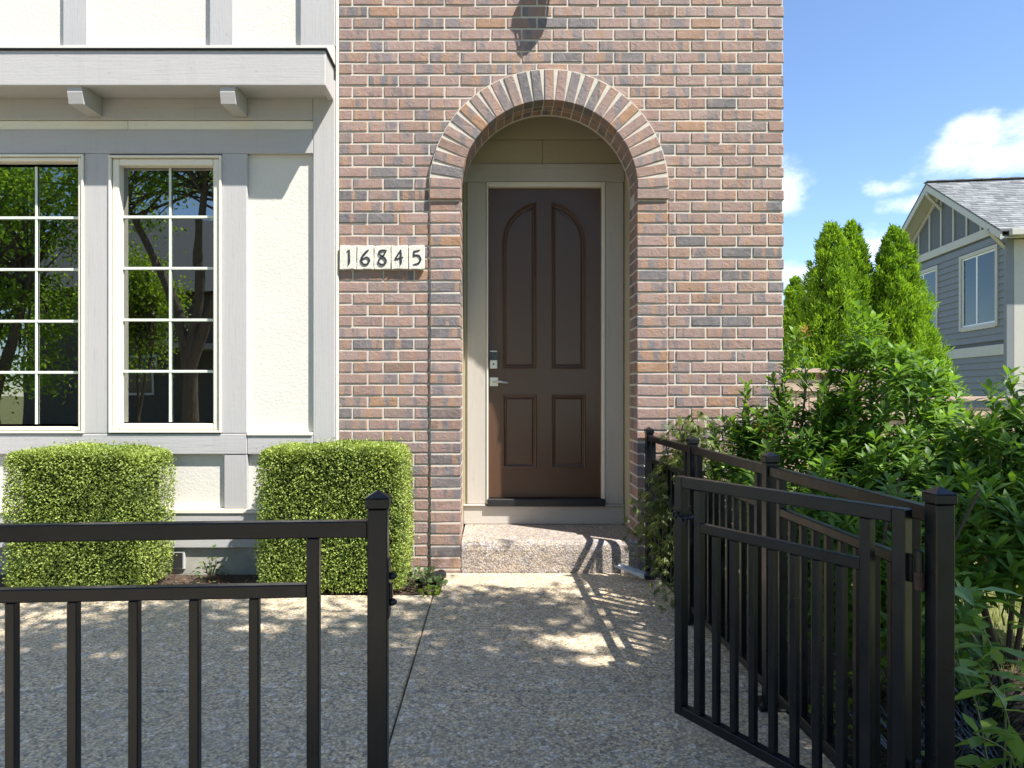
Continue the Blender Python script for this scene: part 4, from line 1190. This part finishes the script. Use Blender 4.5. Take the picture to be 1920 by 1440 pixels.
leafy_mound(1.42, 2.75, .12, .22, "small green plant peeping through the fence pickets", 63, "brightleaf", 160)
leafy_mound(2.0, 3.0, .16, .42, "leafy green seedling between the low shrubs and the lawn", 64, "big_leaf", 140, .08, .03)
leafy_mound(-.52, 4.78, .17, .11, "ivy sprawling at the foot of the brick pier", 65, "ivy", 190, .04, .032, name="ivy_plant")
leafy_mound(-.42, 4.56, .06, .05, "small pale green weed in the corner of the path joint", 66, "brightleaf", 46, .035, .02, name="weed_plant")
leafy_mound(-2.04, 4.92, .10, .22, "small seedling beside the foundation vent", 67, "ivy", 40, .05, .03, name="weed_plant")

# black drain pipe end and pale downspout outlet
dp = MB()
pts = [(-.37 - .014 * i, 4.99 - .02 * i, .02 - .001 * i) for i in range(12)]
dp.tube(pts, [.036 + (.004 if i % 2 else 0) for i in range(12)], 14)
tag(dp.build("drain_pipe", "pipe_black"), "black corrugated drain pipe lying at the foot of the brick pier", "pipe")
ds = thing("downspout_outlet", (1.10, 4.98, 0), "pale grey metal downspout outlet lying at the side of the step", "downspout")
mb = MB(); A_, B_ = Vector((1.09, 4.86, .028)), Vector((.905, 5.02, .075)); d = (B_ - A_).normalized(); s_ = Vector((d.y, -d.x, 0)).normalized() * .034
up = Vector((0, 0, .032))
mb.add([A_ - s_, A_ + s_, A_ + s_ + up, A_ - s_ + up, B_ - s_, B_ + s_, B_ + s_ + up * .4, B_ - s_ + up * .4], [(0, 1, 5, 4), (1, 2, 6, 5), (0, 4, 7, 3), (0, 3, 2, 1)])
mb.build("chute", "galv", ds, fix=True)
MB().tube([(1.09, 4.86, .05), (1.13, 4.84, .052), (1.155, 4.85, .09), (1.158, 4.86, .22)], .036, 12).build("elbow", "pipe_black", ds)

# fallen leaves on the path edge and mulch
n = 260; rng = np.random.default_rng(71)
P = np.stack([rng.uniform(-3.3, 1.2, n), 4.3 + rng.normal(size=n) * .35, np.full(n, .004)], 1); P[:, 1] = np.clip(P[:, 1], 2.5, 4.95)
o = link("leaf_litter", leaf_mesh("leaf_litter", "litter", P, np.c_[rng.normal(size=(n, 2)), rng.normal(size=n) * .1], np.tile([0, 0, 1.], (n, 1)) + rng.normal(size=(n, 3)) * .2, rng.uniform(.008, .022, n), rng.uniform(.004, .010, n), rng.random(n)))
tag(o, "tiny dry leaves and debris scattered along the path edge", "leaf litter", kind="stuff")
n = 5200
P = np.c_[rng.uniform(1.25, 2.8, n), rng.uniform(1.2, 5.0, n), rng.uniform(-.005, .02, n)]
P[:1500, 0] = rng.uniform(-3.6, -.45, 1500); P[:1500, 1] = rng.uniform(4.56, 5.05, 1500)
o = link("bark_mulch", leaf_mesh("bark_mulch", "litter", P, rand_dirs(n) * [1, 1, .4], np.tile([0, 0, 1.], (n, 1)) + rng.normal(size=(n, 3)) * .5, rng.uniform(.015, .045, n), rng.uniform(.006, .014, n), rng.random(n) * .6))
tag(o, "brown bark mulch chips covering the planting beds", "mulch", kind="stuff")
# lawn blades beyond the shrubs
n = 16000
P = np.c_[rng.uniform(2.45, 5.0, n), rng.uniform(2.9, 6.4, n), np.full(n, -.04)]
t = rng.random(n) * 6.28
o = link("grass", leaf_mesh("grass", "grass", P, np.c_[np.cos(t) * .35, np.sin(t) * .35, np.ones(n)], np.c_[np.cos(t), np.sin(t), np.full(n, .3)], rng.uniform(.045, .085, n), .004, rng.random(n)))
tag(o, "sunlit short lawn grass beyond the shrubs", "grass", kind="stuff")

# ------------------------------------------------------------------ arborvitae
def arborvitae(x, y, h, r_, label, seed, ncl=1600, per=44):
    rng = np.random.default_rng(seed)
    root = thing("arborvitae", (x, y, 0), label, "tree", "arborvitae beside the neighbouring house")
    MB().tube([(x, y, -.05), (x, y, h * .5), (x, y, h * .93)], [.09, .05, .01], 8).build("trunk", "bark", root)
    def rad(t): return r_ * np.clip(1 - t, 0, 1) ** .68 * (1 - .25 * np.exp(-t * 9))
    t = np.clip(1 - rng.random(ncl) ** .72, 0.0, .99); ph = rng.random(ncl) * 6.28
    lump = 1 + .13 * np.sin(3 * ph + 9 * t + seed) + .10 * np.sin(7 * ph - 21 * t) + .13 * rng.normal(size=ncl)
    rr = rad(t) * lump * (.66 + .36 * rng.random(ncl) ** .5)
    C = np.stack([x + rr * np.cos(ph), y + rr * np.sin(ph), .1 + t * (h - .1)], 1)
    O = np.stack([np.cos(ph), np.sin(ph), np.full(ncl, .1)], 1)
    n_ = ncl * per
    off = rng.normal(size=(ncl, per, 3)) * np.array([.055, .055, .085]) * (1.05 - .8 * t[:, None, None])
    P = (C[:, None, :] + off).reshape(-1, 3); Or = np.repeat(O, per, 0)
    D = Or * .55 + np.array([0, 0, .75]) + rng.normal(size=(n_, 3)) * .38
    N_ = Or * .8 + rng.normal(size=(n_, 3)) * .7
    tone = np.clip(np.repeat(rng.normal(.5, .2, ncl), per) + rng.normal(size=n_) * .14, 0, 1)
    foliage("crown", "cedar", root, P, D, N_, rng.uniform(.05, .10, n_), rng.uniform(.014, .024, n_), tone, fold=.15, droop=.1)
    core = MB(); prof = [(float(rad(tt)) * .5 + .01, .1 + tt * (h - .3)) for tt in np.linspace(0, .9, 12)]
    core.lathe((x, y, 0), prof, 10); core.build("dark_crown_core", "conifer_core", root)  # near-black solid stands in for the shaded inside of the crown
arborvitae(4.95, 10.0, 3.80, .72, "bright green arborvitae spire beside the brick wall edge, first of three", 81)
arborvitae(5.36, 10.25, 3.88, .72, "bright green arborvitae between two others, tallest of the three", 82)
arborvitae(5.88, 10.0, 3.74, .80, "bright green arborvitae touching the blue-grey neighbouring house, bushiest of the three", 83)
arborvitae(4.95, 11.2, 3.2, .5, "shorter arborvitae half hidden by the brick wall edge", 84, 900)

# ------------------------------------------------------------------ timber fence in the side yard
wf = thing("timber_fence", (4.4, 7.6, 0), "weathered pinkish timber fence with cap rail behind the shrubs", "fence")
for x0, x1, zt in ((2.9, 4.35, 1.61), (4.36, 6.4, 1.30)):
    bx("cap_rail", "deck_wood", wf, x0, x1, 7.52, 7.68, zt - .045, zt, .004)
    bx("cap_board", "deck_wood", wf, x0 + .03, x1 - .03, 7.57, 7.60, zt - .25, zt - .12, .003)
    x = x0 + .04
    while x < x1 - .1:
        bx("fence_board", "deck_wood", wf, x, x + .135, 7.601, 7.625, .02, zt - .14, .003); x += .145
    for xx in np.arange(x0 + .05, x1, .7):
        bx("fence_post", "deck_dark", wf, xx, xx + .09, 7.63, 7.72, -.03, zt - .046, .004)

# ------------------------------------------------------------------ neighbouring house
NX, NY, NR = 11.3, 15.0, -math.atan2(170, 1280)
nb = thing("neighbour_house", (NX, NY, 0), "blue-grey sided neighbouring house with gable, shingle roof and two windows", "house")
NM = Matrix.Translation((NX, NY, 0)) @ Matrix.Rotation(NR, 4, 'Z')
def nbx(name, mat, x0, x1, y0, y1, z0, z1, c=.006, parent=None, rot=None):
    hx, hy, hz = (x1 - x0) / 2, (y1 - y0) / 2, (z1 - z0) / 2
    me = MB().box(-hx, hx, -hy, hy, -hz, hz, min(c, hx * .4, hy * .4, hz * .4)).mesh(name, mat)
    p = NM @ Vector(((x0 + x1) / 2, (y0 + y1) / 2, (z0 + z1) / 2))
    return link(name, me, parent or nb, p, (0, 0, NR))
def nmesh(name, mat, mb, parent=None, fix=False):
    mb.v = [tuple(NM @ Vector(p)) for p in mb.v]; return mb.build(name, mat, parent or nb, fix=fix)
GW, RZ, EZ, SL = 5.64, 6.75, 5.02, .613             # gable width, ridge and eave heights, slope
nbx("wall_body", "panel_dark", .03, 8, .03, GW - .03, -.05, 5.0)
gab = MB(); gab.add([(.02, 0, 5.0), (.02, GW, 5.0), (.02, GW / 2, RZ - .08), (.12, 0, 5.0), (.12, GW, 5.0), (.12, GW / 2, RZ - .08)], [(0, 2, 1), (3, 4, 5), (0, 1, 4, 3), (1, 2, 5, 4), (2, 0, 3, 5)])
nmesh("gable_panel", "panel_dark", gab, fix=True)
wins = [(.40, 1.80, 2.93, 4.60), (3.02, 4.32, 2.90, 4.60)]
ex = .157
z = .0
def plank_segments(z0, z1):
    segs = [(0.07, GW)]
    for a, b, c_, d in wins:
        if z1 > c_ - .09 and z0 < d + .09:
            new = []
            for s0, s1 in segs:
                if a - .09 > s0: new.append((s0, min(s1, a - .09)))
                if b + .09 < s1: new.append((max(s0, b + .09), s1))
            segs = [s for s in new if s[1] - s[0] > .02]
    return segs
while z < 4.86:
    if not (2.10 < z < 2.36):
        for s0, s1 in plank_segments(z, z + ex):
            mb = MB(); mb.add([(-.026, s0, z), (-.026, s1, z), (.0, s1, z + ex + .006), (.0, s0, z + ex + .006), (.028, s0, z), (.028, s1, z), (.028, s1, z + ex + .006), (.028, s0, z + ex + .006)],
                              [(0, 3, 2, 1), (0, 1, 5, 4), (0, 4, 7, 3), (1, 2, 6, 5), (3, 7, 6, 2)])
            nmesh("siding_plank", "siding_blue", mb)
    # sunlit street front, cream
    mb = MB(); mb.add([(.62, -.012, z), (8, -.012, z), (8, .002, z + ex + .012), (.62, .002, z + ex + .012), (.62, .028, z), (8, .028, z)], [(0, 1, 2, 3), (0, 4, 5, 1)])
    nmesh("front_plank", "siding_cream", mb)
    z += ex
nbx("belt_band", "trim_tan", -.045, .02, .07, GW, 2.18, 2.42)
nbx("gable_band", "trim_tan", -.035, .018, .02, GW - .02, 4.93, 5.13)
nbx("corner_board", "siding_blue", -.04, .11, -.03, .068, -.05, 4.92)
nbx("corner_board", "trim_tan", .112, .618, -.028, .03, -.05, 4.7)
for i in range(8):
    y = .42 + i * .60
    if y > GW - .25: break
    top = RZ - .20 - SL * abs(y - GW / 2)
    if top > 5.2: nbx("batten", "trim_tan", -.012, .019, y - .03, y + .03, 5.131, top, .004)
for s in (-1, 1):                                   # rake boards, frieze under them
    for nm, x0, x1, dz_, hh, mt in (("rake_board", -.36, -.32, .02, .17, "trim_tan"), ("gable_frieze", -.02, .018, -.155, .12, "trim_tan"), ("rake_soffit", -.318, .0, -.10, .03, "trim_tan")):
        y0 = GW / 2; y1 = GW / 2 + s * (GW / 2 + (.38 if nm != "gable_frieze" else -.05))
        za, zb_ = RZ + dz_, RZ + dz_ - SL * abs(y1 - y0)
        mb = MB(); mb.add([(x0, y0, za), (x0, y1, zb_), (x0, y1, zb_ - hh), (x0, y0, za - hh), (x1, y0, za), (x1, y1, zb_), (x1, y1, zb_ - hh), (x1, y0, za - hh)],
                          [(0, 1, 2, 3), (7, 6, 5, 4), (0, 4, 5, 1), (1, 5, 6, 2), (2, 6, 7, 3), (3, 7, 4, 0)])
        nmesh(nm, mt, mb, fix=True)
roof = MB(); th = .05
for s in (-1, 1):
    y1 = GW / 2 + s * (GW / 2 + .40); z1 = RZ + .025 - SL * abs(y1 - GW / 2)
    roof.add([(-.37, GW / 2, RZ + .025), (9, GW / 2, RZ + .025), (9, y1, z1), (-.37, y1, z1), (-.37, GW / 2, RZ + .065), (9, GW / 2, RZ + .065), (9, y1, z1 + .04), (-.37, y1, z1 + .04)],
             [(0, 1, 2, 3), (4, 7, 6, 5), (0, 3, 7, 4), (3, 2, 6, 7), (1, 5, 6, 2)])
rf_o = nmesh("roof", "shingle", roof, fix=True)
sh = MB(); rg = random.Random(5)                    # individual shingle tabs on the slope that faces the street
ny = 26; sl = math.hypot(GW / 2 + .40, SL * (GW / 2 + .40)); run = GW / 2 + .40
for j in range(ny):
    ya = GW / 2 - run * (j + 1) / ny; yb_ = GW / 2 - run * j / ny
    za = RZ + .067 - SL * (GW / 2 - ya); zb_ = RZ + .067 - SL * (GW / 2 - yb_)
    x = -.38 + rg.uniform(-.1, 0)
    while x < 6.0:
        w_ = rg.uniform(.12, .32); h_ = .018 + rg.uniform(0, .008); x0_ = max(x, -.385)
        sh.add([(x0_, ya, za + h_), (x + w_ - .006, ya, za + h_), (x + w_ - .006, yb_, zb_ + .004), (x0_, yb_, zb_ + .004), (x0_, ya, za), (x + w_ - .006, ya, za)], [(0, 1, 2, 3), (4, 5, 1, 0)], rnd=rg.uniform(.02, 1))
        x += w_
tag(nmesh("shingle_courses", "shingle", sh, rf_o), kind="stuff")
for i in range(28):
    nbx("ridge_cap", "shingle", -.38 + i * .22, -.38 + i * .22 + .235, GW / 2 - .11, GW / 2 + .11, RZ + .075, RZ + .10 + .01 * (i % 2), .01, rf_o)
nbx("gutter", "trim_tan", -.2, 8, -.52, -.40, 4.70, 4.83)
nbx("front_soffit", "trim_tan", .12, 8, -.399, .0, 4.72, 4.76)
for (yy, zz) in ((.06, 4.86), (GW / 2, RZ - .30)):
    mb = MB(); mb.tube([(-.33, yy, zz + .02), (.0, yy, zz - .34)], .045, 4); mb.box(-.36, .0, yy - .05, yy + .05, zz + .02, zz + .12, .008); nmesh("knee_brace", "trim_tan", mb)
for i, (a, b, c_, d) in enumerate(wins):
    w = tag(bpy.data.objects.new("window", None)); COL.objects.link(w); w.location = NM @ Vector((0, (a + b) / 2, c_)); adopt(w, nb)
    for (y0, y1, z0, z1) in ((a - .09, a, c_ - .09, d + .09), (b, b + .09, c_ - .09, d + .09), (a, b, d, d + .09), (a, b, c_ - .11, c_)):
        nbx("window_trim", "trim_tan", -.045, .026, y0, y1, z0, z1, .006, w)
    mid = a + (b - a) * .56
    for (y0, y1, z0, z1) in ((a, a + .04, c_, d), (b - .04, b, c_, d), (a, b, d - .04, d), (a, b, c_, c_ + .04), (mid - .025, mid + .025, c_, d)):
        nbx("sash", "white_vinyl", -.005, .03, y0 + .001, y1 - .001, z0 + .001, z1 - .001, .004, w)
    nbx("pane", "far_glass", .008, .012, a + .03, mid, c_ + .03, d - .03, .0005, w)
    nbx("pane", "far_glass", .008, .012, mid, b - .03, c_ + .03, d - .03, .0005, w)
    nbx("curtain", "curtain", .018, .026, mid + .02, b - .04, c_ + .04, d - .05, .001, w)
    if i == 0: nbx("blind", "blind_white", .018, .026, a + .04, mid - .02, c_ + .04, c_ + .62, .001, w)
pl = thing("porch_light", tuple(NM @ Vector((-.06, 2.55, 1.95))), "small black porch light on the neighbouring house below its tan band", "light")
nbx("lamp_plate", "lamp_black", -.035, -.012, 2.50, 2.60, 1.86, 2.04, .004, pl)
nbx("lamp_hood", "lamp_black", -.16, -.0355, 2.49, 2.61, 1.94, 2.0, .01, pl)
nbx("lamp_body", "lamp_black", -.15, -.05, 2.51, 2.59, 1.80, 1.94, .008, pl)

# ------------------------------------------------------------------ trees behind the viewer: they shade the path, show in the windows or are added to block low sky
def tree(name, x, y, label, seed, stems, nleaf, leafL, mat, crowns, holes=None, grp="street trees behind the viewer", trunk_r=.16, wide=.6):
    rng = np.random.default_rng(seed); root = thing(name, (x, y, 0), label, "tree", grp)
    tb = MB(); pts = []
    for st in stems:
        cv = catmull([(x, y, -.05)] + st, 6); L_ = len(cv)
        tb.tube(cv, [trunk_r * (1 - .78 * i / L_) for i in range(L_)], 10)
    tw = MB()
    nb_ = max(40, nleaf // 160)
    vol = np.array([c[1][0] * c[1][1] * c[1][2] for c in crowns]); vol = vol / vol.sum()
    for i in range(nb_):
        c, r_ = crowns[rng.choice(len(crowns), p=vol)]
        d = rng.normal(size=3); d /= np.linalg.norm(d); q = np.array(c) + d * np.array(r_) * rng.random() ** .45
        pts.append(q)
        s = stems[rng.integers(len(stems))]; b0 = Vector(s[-1]).lerp(Vector(s[-2]), rng.random() * .8)
        mid = (b0 + Vector(q)) / 2 + Vector((0, 0, .15))
        tw.tube([b0, mid, Vector(q)], [.035, .018, .006], 5, cap=False)
    C = np.array(pts)[rng.integers(0, nb_, nleaf)]
    P = C + rng.normal(size=(nleaf, 3)) * np.array([.26, .26, .17])
    if holes:
        g_ = P[:, :2] - np.outer(P[:, 2] / SUN_TRAVEL.z, [SUN_TRAVEL.x, SUN_TRAVEL.y])
        keep = np.ones(nleaf, bool)
        for hx_, hy_, ra, rb in holes: keep &= ((g_[:, 0] - hx_) / ra) ** 2 + ((g_[:, 1] - hy_) / rb) ** 2 > 1
        P = P[keep]
    n_ = len(P)
    D = rng.normal(size=(n_, 3)) + np.array([0, 0, -.25]); N_ = rng.normal(size=(n_, 3)) * .55 + np.array([0, 0, 1])
    tb.build("trunk", "bark", root, smooth=True); tw.build("branch", "bark", root)
    foliage("crown", mat, root, P, D, N_, rng.uniform(.75, 1.2, n_) * leafL, rng.uniform(.8, 1.1, n_) * leafL * wide, rng.random(n_), fold=.15)
# sun-projected gaps give the bright patches on the path
holes = [(.47, 3.70, .36, .14), (.14, 3.92, .14, .055), (.43, 3.44, .28, .075), (.75, 3.66, .07, .10), (-.9, 3.12, .16, .055), (.95, 3.95, .14, .05), (-1.4, 3.9, .22, .06), (-2.0, 3.5, .12, .05), (.1, 4.9, .5, .16), (.75, 4.93, .35, .12)]
tree("shade_tree", 4.2, -1.9, "leafy street tree whose dappled shade covers the path", 101,
     [[(4.2, -1.9, 2.2), (3.7, -1.6, 4.0), (3.0, -1.2, 6.0)], [(4.2, -1.9, 2.2), (4.5, -1.6, 4.2), (4.6, -1.2, 6.2)], [(4.2, -1.9, 2.2), (4.0, -2.4, 4.4), (3.4, -2.8, 6.4)]],
     36000, .10, "broadleaf", [((2.9, .55, 5.9), (2.6, 1.5, .9)), ((4.0, .2, 5.4), (1.7, 1.1, .8)), ((1.2, .45, 6.1), (1.9, 1.4, .7)), ((-.3, .35, 6.2), (1.3, 1.3, .6)), ((3.7, 1.55, 5.5), (1.3, .75, .6))], holes)
tree("street_tree", -5.75, -2.6, "forked street tree mirrored in the casement window", 102,
     [[(-5.75, -2.6, 1.6), (-5.9, -2.6, 2.6), (-6.6, -2.7, 4.2), (-7.4, -2.8, 5.6)], [(-5.75, -2.6, 1.6), (-5.6, -2.6, 3.0), (-5.5, -2.5, 4.6), (-5.3, -2.4, 6.4)], [(-5.75, -2.6, 1.6), (-5.4, -2.6, 2.7), (-4.9, -2.7, 4.2), (-4.4, -2.9, 5.6)]],
     11000, .10, "mirrorleaf", [((-5.8, -2.8, 6.4), (2.4, 2, 1.6)), ((-7.4, -3, 5.2), (1.5, 1.4, 1.1)), ((-4.4, -3, 5.2), (1.2, 1.2, .9))], trunk_r=.15)
tree("street_tree", -9.6, -2.8, "dense low crowned tree mirrored in the wide window", 103,
     [[(-9.6, -2.8, 1.0), (-9.9, -2.8, 2.4), (-10.3, -2.9, 4.0)], [(-9.6, -2.8, 1.0), (-9.2, -2.8, 2.6), (-8.8, -2.8, 4.2)]],
     15000, .11, "mirrorleaf", [((-9.6, -2.9, 3.6), (2.0, 1.5, 2.4)), ((-10.6, -3.2, 2.2), (1.4, 1.3, 1.4)), ((-8.9, -3.0, 5.5), (1.5, 1.2, 1.2))])
tree("young_tree", -7.75, -4.6, "bright green young tree mirrored low in the casement window", 104,
     [[(-7.75, -4.6, .8), (-7.8, -4.6, 2.0), (-7.75, -4.6, 3.2)], [(-7.75, -4.6, .8), (-7.5, -4.5, 2.0), (-7.4, -4.4, 3.0)]],
     9000, .085, "brightleaf", [((-7.85, -4.6, 2.9), (.8, .8, 1.5)), ((-7.6, -4.5, 4.2), (.45, .45, .7))], trunk_r=.05)
tree("street_tree", -13.5, -6.5, "broad tree on the far side of the road", 105,
     [[(-13.5, -6.5, 1.5), (-13.8, -6.5, 3.0), (-14.5, -6.5, 5.0)], [(-13.5, -6.5, 1.5), (-13.0, -6.5, 3.2), (-12.6, -6.5, 5.2)]],
     10000, .16, "mirrorleaf", [((-13.6, -6.6, 5.0), (3.0, 2.4, 3.0))])
for i, (tx, ty, hh) in enumerate(((-.5, -7.0, 5.2), (4.8, -7.6, 5.0), (10.5, -6.5, 5.4), (16, -3.5, 5.6))):  # unseen trees added to cut the low sky light from behind the viewer
    tree("street_tree", tx, ty, ("unseen broad tree added opposite the entry door to block low sky", "unseen broad tree added behind the shade tree to block low sky", "unseen broad tree added facing the shrubs to block low sky", "unseen broad tree added across from the neighbouring house to block low sky")[i], 110 + i,
         [[(tx, ty, 1.2), (tx - .4, ty, 2.6), (tx - .9, ty, hh - .6)], [(tx, ty, 1.2), (tx + .4, ty, 2.8), (tx + .9, ty, hh - .4)]],
         7000, .22, "broadleaf", [((tx, ty, hh - 1.0), (2.7, 1.8, 2.6)), ((tx, ty, hh + 1.2), (1.8, 1.5, 1.4))])
oh = thing("street_house", (-11, -14.5, 0), "grey house across the road, mirrored in the casement window", "house")
bx("wall", "siding_far", oh, -17, -5, -22, -14.5, -.05, 5.0, .01)
mb = MB(); mb.add([(-17.6, -13.9, 4.9), (-4.4, -13.9, 4.9), (-4.4, -18.25, 8.6), (-17.6, -18.25, 8.6), (-17.6, -22.6, 4.9), (-4.4, -22.6, 4.9)], [(0, 1, 2, 3), (3, 2, 5, 4), (0, 3, 4), (1, 5, 2), (0, 4, 5, 1)])
mb.build("roof", "shingle", oh, fix=True)
for xx in (-13.5, -9.2):
    w = bx("window", "white_vinyl", oh, xx, xx + 1.2, -14.5, -14.45, 1.2, 2.6, .01); bx("pane", "black_glass", w, xx + .08, xx + 1.12, -14.449, -14.44, 1.28, 2.52, .002)
dd = bx("porch", "trim_tan", oh, -12.2, -9.6, -14.3, -13.2, 2.9, 3.1, .02)
